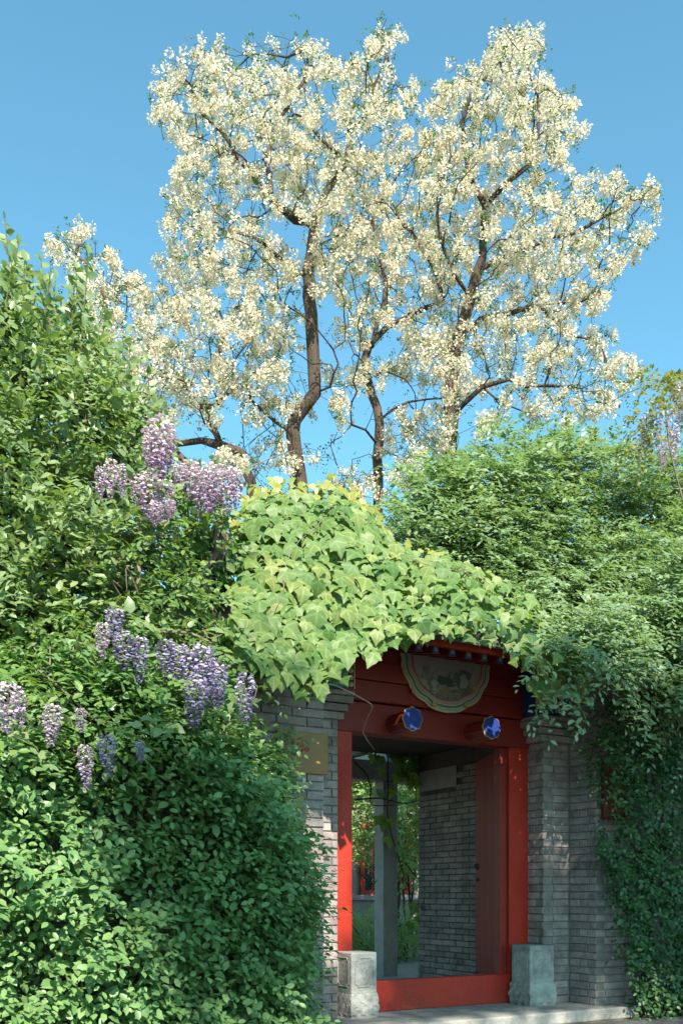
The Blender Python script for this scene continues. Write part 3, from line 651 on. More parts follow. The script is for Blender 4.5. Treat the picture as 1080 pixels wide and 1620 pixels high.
# long upright shoots at the top
tips = np.concatenate([np.stack([rng.uniform(-60, 235, 40), np.zeros(40)], -1) + np.array([0, 0.]), np.array([(8, 340), (-40, 360), (30, 372), (52, 420), (88, 432), (122, 418), (140, 395), (168, 470), (195, 540), (60, 480), (20, 460), (-90, 400), (100, 500), (212, 600), (150, 505), (182, 585), (75, 455), (40, 410), (-20, 430), (225, 665), (110, 460), (205, 520), (232, 560), (20, 400), (65, 395), (85, 480), (135, 470), (160, 540), (190, 640), (-60, 430), (40, 520), (10, 480)], float)]); tips[:40, 1] = np.interp(tips[:40, 0], [-60, 20, 60, 120, 180, 235], [370, 365, 420, 440, 500, 640]) + rng.uniform(0, 90, 40)
base = tips + np.stack([rng.uniform(-25, 25, len(tips)), rng.uniform(140, 260, len(tips))], -1)
Ys = rng.uniform(6.2, 7.1, len(tips)); P0, P1 = to_world(base, Ys), to_world(tips, Ys)
L = np.linalg.norm(P1 - P0, axis=1)
A2 = sprays(P0, P1 - P0, nrm(np.array([.3, -.8, .5]) + .4 * rnd(len(L))), L, 26, .100, droop=.06, nj=.6, taper=.3)
bp = [(-160, 520), (60, 560), (130, 620), (160, 720), (250, 800), (330, 810), (335, 1000), (300, 1150), (-160, 1150)]
pp = sample_poly(bp, 900); ob = to_world(pp, 7.5 - .9 * (pp[:, 1] - 350) / 650 + rng.normal(0, .1, len(pp)))
A3 = sprays(ob, nrm(rnd(len(ob)) + UP * .3), nrm(UP + np.array([0, -.6, 0]) + .5 * rnd(len(ob))), .3, 8, .105, nj=.4)
link('shoot_foliage', scatter('shoot_foliage', LEAFW, *A2, smooth=True), M_SHRUB, shr, kind='stuff')
A = merge_arr(A1, A3)
m = split_shown(A[0], pick=A[0][:, 2] > 2.0)
leaf_objects('leaf', [LEAF8], M_SHRUB, shr, *[q[m] for q in A])
link('foliage', scatter('foliage', LEAF8, *[q[~m] for q in A], smooth=True), M_SHRUB, shr, kind='stuff')
twigs('shoots', P0, P1 - P0, L, .007, M_TWIG, shr, droop=.06, n=6)
mb = MB()
for i in range(22):
    e = C[rng.integers(len(C))]; b = np.array([1.0 + rng.normal() * .5, 6.9 + rng.normal() * .2, 0]); q = b * .45 + e * .55 + rng.normal(size=3) * .12
    mb.tube([b, b * .6 + q * .4 + rng.normal(size=3) * .05, q, q * .4 + e * .6 + rng.normal(size=3) * .06, e], [.035, .028, .02, .013, .006], 6)
mb.build('branches', M_BARKL, shr)

# ------------------------------------------------------------------ wisteria (left) : twisting stems, pinnate leaves, hanging racemes
def raceme_mesh(sd, nf=110):
    r = np.random.default_rng(sd); u = (np.arange(nf) + .5) / nf; ang = np.arange(nf) * 2.399 + r.uniform(0, .6, nf)
    rad = .095 * np.where(u < .15, .55 + 3 * u, 1) * (1 - .85 * np.clip((u - .30) / .70, 0, 1) ** 1.2) * r.uniform(.8, 1.15, nf)
    pos = np.stack([rad * np.cos(ang), rad * np.sin(ang), -u + r.normal(0, .01, nf)], -1)
    outw = np.stack([np.cos(ang), np.sin(ang), np.full(nf, -.25)], -1)
    size = .066 * (1 - .45 * np.clip((u - .6) / .4, 0, 1)) * r.uniform(.85, 1.2, nf)
    tv = [(0, 0, 0), (.35, .38, .28), (.75, .42, .10), (.85, 0, .02), (.75, -.42, .10), (.35, -.38, .28), (.45, 0, .42), (.1, 0, -.35), (.7, .16, -.30), (.95, 0, -.42), (.7, -.16, -.30)]
    tf = [(0, 6, 1), (1, 6, 2), (6, 3, 2), (6, 4, 3), (6, 5, 4), (0, 5, 6), (0, 8, 7), (0, 7, 10), (7, 8, 9), (7, 9, 10)]
    me = scatter('raceme', (tv, tf), pos, outw + .45 * r.normal(size=(nf, 3)), np.array([0, 0, .8]) + outw * .3 + .5 * r.normal(size=(nf, 3)), size)
    return me
RACE = {}
def racemes(parent, items, mats):
    """items: (px, py_top, len_px, width_px, Y, matkey)"""
    for i, (px, py, lp, wp_, Y, mk) in enumerate(items):
        key = (i % 6, mk)
        if key not in RACE:
            me = raceme_mesh(40 + i % 6); me.materials.append(mats[mk]); RACE[key] = me
        P = atY(px, py, Y - (.42 if Y < 5.9 or Y > 6.5 else .80)); dep = P[0] * SA + P[1] * CA; L = lp * dep / F; w = wp_ * dep / F / .31
        o = bpy.data.objects.new('raceme', RACE[key]); COL.objects.link(o); o.parent = parent
        M = Matrix.Translation(P) @ Matrix.Rotation(rng.uniform(0, 6.28), 4, 'Z') @ Matrix.Rotation(rng.uniform(-.10, .10), 4, 'X') @ Matrix.Diagonal((w, w, L, 1))
        place(o, M)
        st = MB().tube([(0, 0, .12), (0, 0, -.5), (0, 0, -1.0)], [.008 * L / w, .007, .002], 4).build('rachis', M_TWIG); st.parent = o
def pinnate(o, d, n, L, size, pairs=6, droop=.5):
    return sprays(o, d, n, L, pairs * 2 + 1, size, droop=droop, spread=1.0, fwd=.45, nj=.22, taper=.3, start=.2)
wis = empty('wisteria_vine', (2.2, 6.5, 0), 'wisteria scrambling over the left hedge with hanging lilac flower clusters', 'wisteria')
items = [(253, 662, 105, 48, 6.3, 0), (240, 676, 80, 34, 6.25, 0), (266, 672, 85, 34, 6.35, 0), (176, 728, 62, 24, 6.0, 0), (160, 738, 56, 20, 6.05, 0), (192, 735, 52, 20, 6.0, 0), (236, 750, 72, 38, 6.1, 0), (262, 760, 68, 34, 6.15, 0), (218, 752, 55, 30, 6.2, 0),
         (318, 735, 78, 40, 6.25, 0), (300, 730, 62, 34, 6.35, 0), (342, 735, 78, 40, 6.2, 0), (362, 738, 72, 36, 6.2, 0), (330, 740, 70, 34, 6.15, 0), (374, 745, 60, 26, 6.25, 0), (285, 735, 40, 30, 6.3, 0), (248, 795, 38, 24, 6.0, 0), (270, 792, 30, 20, 6.0, 0),
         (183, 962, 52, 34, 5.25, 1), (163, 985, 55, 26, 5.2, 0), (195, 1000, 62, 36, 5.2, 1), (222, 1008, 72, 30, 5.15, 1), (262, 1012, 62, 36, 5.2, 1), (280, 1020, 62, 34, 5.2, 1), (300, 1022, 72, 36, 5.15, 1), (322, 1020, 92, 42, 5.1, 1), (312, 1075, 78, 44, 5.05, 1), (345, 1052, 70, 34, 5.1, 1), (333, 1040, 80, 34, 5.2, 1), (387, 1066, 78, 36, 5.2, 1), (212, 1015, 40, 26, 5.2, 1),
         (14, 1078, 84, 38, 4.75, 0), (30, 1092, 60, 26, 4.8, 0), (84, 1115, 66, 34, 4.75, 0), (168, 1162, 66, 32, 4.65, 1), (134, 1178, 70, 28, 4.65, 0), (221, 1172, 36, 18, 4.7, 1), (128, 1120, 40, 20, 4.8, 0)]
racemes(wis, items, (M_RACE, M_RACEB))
poly = [(180, 690), (215, 640), (235, 740), (330, 775), (350, 800), (338, 850), (325, 900), (320, 960), (345, 1020), (370, 1060), (395, 1095), (385, 1160), (250, 1190), (90, 1200), (-100, 1190), (-100, 960), (60, 930), (170, 900), (140, 800)]
pp = sample_poly(poly, 620); Y = 6.35 - 1.45 * np.clip((pp[:, 1] - 650) / 520, 0, 1) + rng.normal(0, .22, len(pp)); o = to_world(pp, Y)
d = nrm(rnd(len(o)) * np.array([1, .8, .35]) + np.array([0, -.4, .1])); nl = nrm(UP + np.array([0, -.5, 0]) + .35 * rnd(len(o)))
A1 = pinnate(o, d, nl, rng.uniform(.22, .36, len(o)), rng.uniform(.045, .070, len(o)), pairs=5)
# broad shrub-like leaves woven through the wisteria
pp = sample_poly(poly, 170); Y = 6.55 - 1.35 * np.clip((pp[:, 1] - 650) / 520, 0, 1) + rng.normal(0, .2, len(pp)); C2 = to_world(pp, Y)
o2, u2 = clump_sprays(C2, rng.uniform(.10, .22, len(C2)), 9)
A2 = sprays(o2, nrm(u2 + .5 * rnd(len(o2))), nrm(UP + np.array([0, -.5, 0]) + .5 * rnd(len(o2))), rng.uniform(.15, .28, len(o2)), 6, rng.uniform(.06, .095, len(o2)), droop=.3, nj=.45)
link('foliage', scatter('foliage', LEAF8, *A1, smooth=True), M_WIST, wis, kind='stuff')
link('broad_foliage', scatter('broad_foliage', LEAFW, *A2, smooth=True), M_SHRUB, wis, kind='stuff')
def pxtube(mb, pts, r0, r1, sides=7):
    P = np.array([atY(*p) for p in pts]); 
    # smooth by subdividing
    t = np.linspace(0, len(P) - 1, len(P) * 4 - 3); Q = np.stack([np.interp(t, np.arange(len(P)), P[:, k]) for k in range(3)], -1)
    Q[1:-1] = (Q[:-2] + 2 * Q[1:-1] + Q[2:]) / 4; mb.tube(Q, np.linspace(r0, r1, len(Q)), sides)
mb = MB()
pxtube(mb, [(318, 1250, 6.05), (325, 1000, 6.0), (330, 950, 5.95), (326, 910, 5.9), (345, 870, 5.95), (352, 820, 6.0), (340, 780, 6.1), (300, 740, 6.2), (250, 690, 6.3)], .075, .03, 8)
mb.build('trunk', M_BARK, wis, smooth=True)
mb = MB(); pxtube(mb, [(330, 950, 5.86), (322, 925, 5.82), (316, 905, 5.8), (332, 890, 5.8), (345, 872, 5.82), (340, 850, 5.85), (350, 830, 5.9)], .028, .018); mb.build('stem', M_BARKL, wis, smooth=True)
mb = MB(); pxtube(mb, [(160, 930, 5.5), (200, 870, 5.7), (260, 842, 5.8), (330, 836, 5.9)], .012, .007); mb.build('stem', M_BARKL, wis, smooth=True)
mb = MB(); pxtube(mb, [(215, 775, 6.0), (245, 750, 6.05), (280, 765, 6.05), (250, 790, 6.0), (215, 830, 5.9), (200, 880, 5.8)], .022, .010); mb.build('stem', M_BARKL, wis, smooth=True)
mb = MB(); pxtube(mb, [(92, 835, 5.6), (125, 870, 5.6), (150, 900, 5.55)], .012, .008); mb.build('stem', M_BARKL, wis, smooth=True)
mb = MB(); pxtube(mb, [(218, 960, 5.5), (220, 900, 5.55), (222, 830, 5.8), (240, 790, 5.9)], .016, .010); mb.build('stem', M_BARKL, wis, smooth=True)
mb = MB(); pxtube(mb, [(60, 1060, 4.9), (110, 1100, 4.85), (150, 1140, 4.8), (220, 1170, 4.75), (280, 1205, 4.8)], .008, .004); mb.build('stem', M_BARKL, wis, smooth=True)
mb = MB(); pxtube(mb, [(130, 1090, 4.9), (100, 1115, 4.85), (80, 1125, 4.8)], .010, .006); mb.build('stem', M_BARKL, wis, smooth=True)
mb = MB(); pxtube(mb, [(250, 860, 5.7), (270, 900, 5.65), (282, 945, 5.6), (284, 990, 5.5)], .008, .004); mb.build('stem', M_BARKL, wis, smooth=True)
mb = MB(); pxtube(mb, [(345, 900, 5.8), (362, 860, 5.9), (350, 790, 6.05), (380, 745, 6.3), (440, 720, 6.4), (470, 712, 6.5)], .007, .003); mb.build('stem', M_BARKL, wis, smooth=True)
mb = MB(); pxtube(mb, [(230, 1000, 5.3), (300, 1000, 5.25), (350, 1025, 5.2), (395, 1060, 5.2)], .010, .005); mb.build('stem', M_BARKL, wis, smooth=True)
mb = MB(); pxtube(mb, [(170, 960, 5.35), (230, 985, 5.3), (265, 1005, 5.25)], .009, .006); mb.build('stem', M_BARKL, wis, smooth=True)
mb = MB()
for i in range(24):
    a = sample_poly(poly, 1)[0]; yy = 6.1 - 1.2 * np.clip((a[1] - 650) / 520, 0, 1); b = a + rng.normal(size=2) * 45; c2 = b + rng.normal(size=2) * 40
    pxtube(mb, [(a[0], a[1], yy), (b[0], b[1], yy - .1), (c2[0], c2[1], yy - .05)], .006, .003, 5)
mb.build('twigs', M_BARKL, wis, smooth=True, kind='stuff')
wr = empty('wisteria_vine', (8.6, 7.0, 0), 'yellowish wisteria spray with pale lilac clusters at the right edge', 'wisteria')
racemes(wr, [(1036, 635, 70, 22, 7.1, 0), (1062, 645, 88, 24, 7.1, 0), (1072, 608, 60, 26, 7.1, 0), (1022, 655, 65, 22, 7.2, 1), (1045, 690, 55, 20, 7.1, 0), (1095, 640, 70, 20, 7.1, 0), (1010, 695, 40, 14, 7.2, 0)], (M_RACE, M_RACEB))
pp = np.concatenate([rng.normal((1048, 606), (26, 13), (60, 2)), rng.normal((1018, 690), (20, 26), (40, 2)), rng.normal((1110, 640), (30, 30), (40, 2))]); o = to_world(pp, rng.normal(6.65, .1, len(pp)))
A = pinnate(o, nrm(rnd(len(o)) + np.array([0, -.3, -.1])), nrm(UP + .5 * rnd(len(o))), rng.uniform(.16, .28, len(o)), .062, pairs=5, droop=.6)
link('foliage', scatter('foliage', LEAF4, *A), M_WISTY, wr, kind='stuff')
mb = MB(); pxtube(mb, [(1100, 1000, 6.7), (1095, 850, 6.7), (1060, 720, 6.65), (1050, 640, 6.6), (1080, 590, 6.6)], .014, .005); mb.build('stem', M_BARKL, wr)

# ------------------------------------------------------------------ creeper over the gate roof
vin = empty('roof_creeper', (4.3, 6.4, 2.6), 'broad leaved yellow green creeper mounded over the gate roof', 'creeper')
ridge = np.array([(338, 985), (352, 915), (372, 845), (405, 800), (445, 784), (535, 784), (572, 815), (600, 850), (640, 878), (700, 893), (745, 905), (800, 938), (850, 968), (905, 1010)], float)
eave = np.array([(366, 985), (380, 1012), (402, 1036), (440, 1050), (475, 1064), (520, 1050), (555, 1028), (590, 1022), (640, 1000), (690, 982), (735, 984), (785, 1002), (835, 1038), (910, 1044)], float)
us = np.linspace(0, 1, len(ridge))
def vine_surface(u, v):
    r_ = np.stack([np.interp(u, us, ridge[:, k]) for k in range(2)], -1); e_ = np.stack([np.interp(u, us, eave[:, k]) for k in range(2)], -1)
    Pr = to_world(r_, np.full(len(u), 6.75)); Pe = to_world(e_, np.full(len(u), 5.28))
    P = Pr * (1 - v)[:, None] + Pe * v[:, None]
    bulge = np.sin(np.pi * np.clip(v, 0, 1)) * .16; P[:, 1] -= bulge; P[:, 2] += bulge * .5; return P
def vine_leaves(n, inset, smin, smax, vlo=-.02, vhi=1.04):
    # even cover: stratified in u, v with density following the width of the slope
    u = rng.uniform(.01, .99, n * 3); v = rng.uniform(vlo, vhi, n * 3)
    P = vine_surface(u, v); px, py, d = project(P); wgt = np.interp(u, us, np.hypot(*(eave - ridge).T)) ; keep = rng.uniform(0, wgt.max(), n * 3) < wgt
    u, v = u[keep][:n], v[keep][:n]; P = vine_surface(u, v)
    e = .01; Tu = vine_surface(np.clip(u + e, 0, 1), v) - vine_surface(np.clip(u - e, 0, 1), v); Tv = vine_surface(u, v + e) - vine_surface(u, v - e)
    Nn = nrm(np.cross(Tu, Tv)); Nn = np.where((Nn[:, 1] > 0)[:, None], -Nn, Nn)
    down = nrm(Tv + np.array([0, -.1, -.5]) * np.linalg.norm(Tv, axis=1, keepdims=True) * .5)
    ax = nrm(down + .62 * rnd(n)); no = nrm(Nn * .7 + np.array([-.08, -.45, .35]) + .34 * rng.normal(size=(n, 3)))
    sz = (smin + (smax * 1.08 - smin) * rng.beta(1.6, 1.6, n)) * (1 - .42 * np.clip((u - .45) * 1.2, 0, .5)) * (1 - .25 * np.clip(.3 - v, 0, .3) / .3)
    P = P - Nn * inset + Nn * rng.uniform(-.05, .05, n)[:, None] - ax * sz[:, None] * .45
    return P, ax, no, sz
A = merge_arr(vine_leaves(1350, 0.0, .060, .134), vine_leaves(70, .02, .08, .13, 1.0, 1.09)); m = split_shown(A[0], 300)
leaf_objects('leaf', IVY, M_VINE, vin, *[q[m] for q in A])
rest = [q[~m] for q in A]
B = merge_arr(vine_leaves(1100, .10, .08, .14, -.02, .97), vine_leaves(620, .22, .10, .16, 0, .84), vine_leaves(600, .36, .12, .18, 0, .70))
def scatter_multi(name, tpls, A, mat, parent):
    # several leaf shapes joined in one mesh
    Vs, Ls, Ss, Ts, Us = [], [], [], [], []; nv = nl_ = 0
    for i, t in enumerate(tpls):
        sel = np.arange(len(A[0])) % len(tpls) == i
        me = scatter('tmp', t, *[q[sel] for q in A]); v = np.empty(len(me.vertices) * 3, np.float32); me.vertices.foreach_get('co', v)
        lp = np.empty(len(me.loops), np.int32); me.loops.foreach_get('vertex_index', lp); st = np.empty(len(me.polygons), np.int32); me.polygons.foreach_get('loop_start', st); tt = np.empty(len(me.polygons), np.int32); me.polygons.foreach_get('loop_total', tt)
        Us.append(np.tile(np.array(t[0], np.float32)[:, :2], (int(sel.sum()), 1))); Vs.append(v.reshape(-1, 3)); Ls.append(lp + nv); Ss.append(st + nl_); Ts.append(tt); nv += len(me.vertices); nl_ += len(lp); bpy.data.meshes.remove(me)
    me = fast_mesh(name, np.concatenate(Vs), np.concatenate(Ls), np.concatenate(Ss), np.concatenate(Ts), True)
    at = me.attributes.new('leafuv', 'FLOAT2', 'POINT'); at.data.foreach_set('vector', np.concatenate(Us).ravel())
    return link(name, me, mat, parent, kind='stuff')
scatter_multi('foliage', IVY, merge_arr(rest, B), M_VINE, vin)
# small young leaves along the ridge and loose leaves past the right end
A3 = list(vine_leaves(260, -.03, .06, .10, -.10, .06)); scatter_multi('young_foliage', IVY, A3, leaf_mat('young_creeper_leaf', [(.20, .25, .05), (.26, .29, .06), (.30, .27, .07)], (1.4, 1.3, .6), tfac=.36), vin)
pp = rng.uniform((835, 1010), (925, 1085), (34, 2)); o = to_world(pp, rng.uniform(5.35, 5.6, len(pp)))
scatter_multi('end_foliage', IVY, [o, nrm(np.array([.1, -.2, -1.0]) + .5 * rnd(len(o))), nrm(np.array([-.2, -1, .5]) + .35 * rnd(len(o))), rng.uniform(.10, .17, len(o))], M_VINE, vin)
pp = np.array([(352, 1110), (366, 1135), (360, 1160), (372, 1092)], float); o = to_world(pp, np.full(4, 5.0))
scatter_multi('stray_foliage', IVY, [o, nrm(np.array([.1, -.2, -1.0]) + .4 * rnd(4)), nrm(np.array([-.2, -1, .6]) + .2 * rnd(4)), rng.uniform(.12, .18, 4)], M_VINE, vin)
mb = MB()
for (u0, v0, u1, v1) in ((.50, .05, .72, .45), (.55, .3, .78, .6), (.35, .25, .2, .8)):
    t = np.linspace(0, 1, 14); P = vine_surface(u0 + (u1 - u0) * t + .012 * np.sin(9 * t), v0 + (v1 - v0) * t); P[:, 1] -= .03; P[:, 2] += .01; mb.tube(P, .0032, 5)
mb.build('runners', M_BARKL, vin, kind='stuff')

# ------------------------------------------------------------------ leafy tree, right
rt = empty('leafy_tree', (8.2, 8.4, 0), 'dense small leaved tree arching over the right end of the gate', 'tree')
poly = [(600, 840), (640, 810), (670, 785), (710, 745), (750, 725), (790, 712), (840, 715), (880, 720), (930, 725), (990, 740), (1040, 755), (1230, 740), (1260, 1100), (1090, 1130), (1010, 1100), (945, 1060), (900, 1045), (860, 1020), (800, 985), (740, 950), (680, 925), (620, 880), (585, 850)]
pp = sample_poly(poly, 400); q = np.clip((pp[:, 1] - 650) / 450, 0, 1); side = np.clip((pp[:, 0] - 850) / 230, 0, 1)
Y = 8.8 - 1.2 * q - 1.7 * q * side + rng.normal(0, .32, len(pp)); C = to_world(pp, Y)
o, u = clump_sprays(C, rng.uniform(.16, .46, len(C)), 16)
d = nrm(u * np.array([1, 1, .5]) + np.array([-.25, -.45, .15]) + .3 * rnd(len(o))); nl = nrm(UP + np.array([-.1, -.45, 0]) + .3 * rnd(len(o)))
A1 = sprays(o, d, nl, rng.uniform(.26, .46, len(o)), 10, rng.uniform(.085, .125, len(o)), droop=.40, nj=.26, taper=.45)
A0 = list(A1)
tp = np.array([(620, 745), (655, 720), (680, 700), (720, 668), (775, 650), (810, 650), (865, 655), (905, 662), (955, 675), (975, 690), (600, 790), (1000, 680), (985, 660), (940, 655), (830, 632), (850, 640), (895, 640), (760, 640), (700, 680), (1010, 672), (920, 650), (640, 715), (790, 640), (870, 650)], float); bs = tp + np.stack([rng.uniform(-20, 20, len(tp)), rng.uniform(100, 170, len(tp))], -1)
Ys = rng.uniform(8.0, 8.8, len(tp)); P0, P1 = to_world(bs, Ys), to_world(tp, Ys); Ln = np.linalg.norm(P1 - P0, axis=1)
A2 = sprays(P0, P1 - P0, nrm(np.array([.3, -.8, .5]) + .4 * rnd(len(Ln))), Ln, 18, .075, droop=.05, nj=.6)
# hanging sprays in front of the pier and the ivy
hp = np.array([(905, 1075), (890, 1085), (920, 1090), (875, 1088), (1010, 1070), (1040, 1100), (985, 1060), (1060, 1085), (1075, 1120), (960, 1060), (1030, 1060), (1090, 1060), (940, 1040), (1000, 1090), (1060, 1150), (1090, 1180)], float)
ho = to_world(hp, rng.uniform(5.2, 5.5, len(hp))); ho = np.repeat(ho, 4, 0) + rng.normal(0, .07, (len(ho) * 4, 3))
A3 = sprays(ho, nrm(np.array([-.55, -.35, -.3]) + .35 * rnd(len(ho))), nrm(UP * .8 + np.array([-.1, -.7, 0]) + .3 * rnd(len(ho))), rng.uniform(.26, .42, len(ho)), 10, rng.uniform(.072, .098, len(ho)), droop=.45, nj=.3)
lp = [(862, 1000), (905, 965), (950, 990), (1000, 940), (1040, 905), (1075, 860), (1120, 840), (1120, 1150), (1050, 1130), (1000, 1105), (950, 1075), (905, 1065), (870, 1040)]
pp = sample_poly(lp, 95); C4 = to_world(pp, 5.75 - .35 * np.clip((pp[:, 1] - 950) / 150, 0, 1) + rng.normal(0, .15, len(pp))); o4, u4 = clump_sprays(C4, rng.uniform(.10, .24, len(C4)), 12)
A4 = sprays(o4, nrm(u4 * np.array([1, 1, .4]) + np.array([-.3, -.5, -.05])), nrm(UP + np.array([-.1, -.6, 0]) + .3 * rnd(len(o4))), rng.uniform(.22, .36, len(o4)), 9, rng.uniform(.070, .098, len(o4)), droop=.45, nj=.25, taper=.4)
pp = sample_poly([(600, 850), (700, 810), (800, 820), (900, 780), (1000, 800), (1120, 790), (1120, 960), (1000, 1000), (900, 1030), (780, 1000), (640, 950)], 260); C5 = to_world(pp, 7.9 - 1.5 * np.clip((pp[:, 1] - 800) / 200, 0, 1) * np.clip((pp[:, 0] - 700) / 300, 0, 1) + rng.normal(0, .3, len(pp))); o5, u5 = clump_sprays(C5, rng.uniform(.15, .34, len(C5)), 13)
A5 = sprays(o5, nrm(u5 * np.array([1, 1, .4]) + np.array([-.3, -.5, .1])), nrm(UP + np.array([-.1, -.5, 0]) + .3 * rnd(len(o5))), rng.uniform(.25, .42, len(o5)), 11, rng.uniform(.066, .095, len(o5)), droop=.42, nj=.25, taper=.4)
A = merge_arr(A0, A2, A3, A4, A5); m = split_shown(A[0], pick=A[0][:, 2] > 1.9)
leaf_objects('leaf', [LEAF8], M_RTREE, rt, *[q_[m] for q_ in A])
link('crown', scatter('crown', LEAF4, *[q_[~m] for q_ in A]), M_RTREE, rt, kind='stuff')
twigs('twigs', np.concatenate([ho, P0]), np.concatenate([nrm(np.array([-.55, -.35, -.3]) + .1 * rnd(len(ho))), P1 - P0]), np.concatenate([np.full(len(ho), .3), Ln]), .004, M_TWIG, rt, droop=.4)
mb = MB(); tb = np.array([8.3, 8.3, 0])
mb.tube([tb, tb + (.05, -.05, .8), tb + (-.05, -.1, 1.6), tb + (-.2, -.2, 2.4)], [.13, .11, .10, .085], 9)
for i in range(26):
    e = C[rng.integers(len(C))]; b = tb + np.array([-.15, -.15, rng.uniform(1.2, 2.4)]); q = b * .45 + e * .55 + UP * .25 + rng.normal(size=3) * .15
    mb.tube([b, b * .7 + q * .3 + rng.normal(size=3) * .05, q, q * .4 + e * .6 + rng.normal(size=3) * .08, e], [.05, .04, .026, .015, .006], 6)
mb.build('trunk', M_BARK, rt, smooth=True)

# ------------------------------------------------------------------ ivy on the right wall
iv = empty('wall_ivy', (6.9, 5.9, 0), 'dark ivy curtain covering the wall right of the brick pier', 'ivy')
poly = [(938, 1120), (1000, 1085), (1240, 1060), (1260, 1640), (1070, 1612), (1004, 1602), (1000, 1560), (978, 1470), (962, 1380), (957, 1330), (970, 1300), (966, 1235), (946, 1180)]
pp = sample_poly(poly, 3300); Y = 5.80 + rng.normal(0, .07, len(pp)) - .12 * np.clip((pp[:, 1] - 1400) / 200, 0, 1) * rng.uniform(0, 1.5, len(pp)); o = to_world(pp, Y); o = o[o[:, 2] > .03]
d = nrm(np.array([-.1, -.6, -.25]) + .7 * rnd(len(o))); nl = nrm(np.array([-.1, -.8, .7]) + .35 * rnd(len(o)))
A = sprays(o, d, nl, rng.uniform(.10, .2, len(o)), 6, rng.uniform(.040, .068, len(o)), droop=.4, nj=.35)
pp = np.concatenate([rng.normal((942, 1230), (10, 40), (40, 2)), rng.normal((950, 1340), (8, 14), (16, 2)), rng.normal((925, 1160), (16, 18), (20, 2)), rng.normal((965, 1400), (7, 25), (16, 2))]); o2 = to_world(pp, np.full(len(pp), 5.90))
A2 = sprays(o2, nrm(np.array([-.4, -.4, -.4]) + .6 * rnd(len(o2))), nrm(np.array([-.1, -.8, .6]) + .3 * rnd(len(o2))), .10, 4, .045, droop=.4)
A = merge_arr(A, A2); m = split_shown(A[0])
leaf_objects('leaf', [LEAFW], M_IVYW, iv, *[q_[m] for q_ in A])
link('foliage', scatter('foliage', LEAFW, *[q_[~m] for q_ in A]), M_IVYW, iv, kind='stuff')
mb = MB()
for i in range(30):
    x0 = rng.uniform(6.3, 8.6); z = np.linspace(0, rng.uniform(1.6, 2.7), 9); mb.tube(np.stack([x0 + np.cumsum(rng.normal(0, .05, 9)), np.full(9, 5.93), z], -1), np.linspace(.012, .004, 9), 5)
mb.build('stems', M_BARK, iv, kind='stuff')

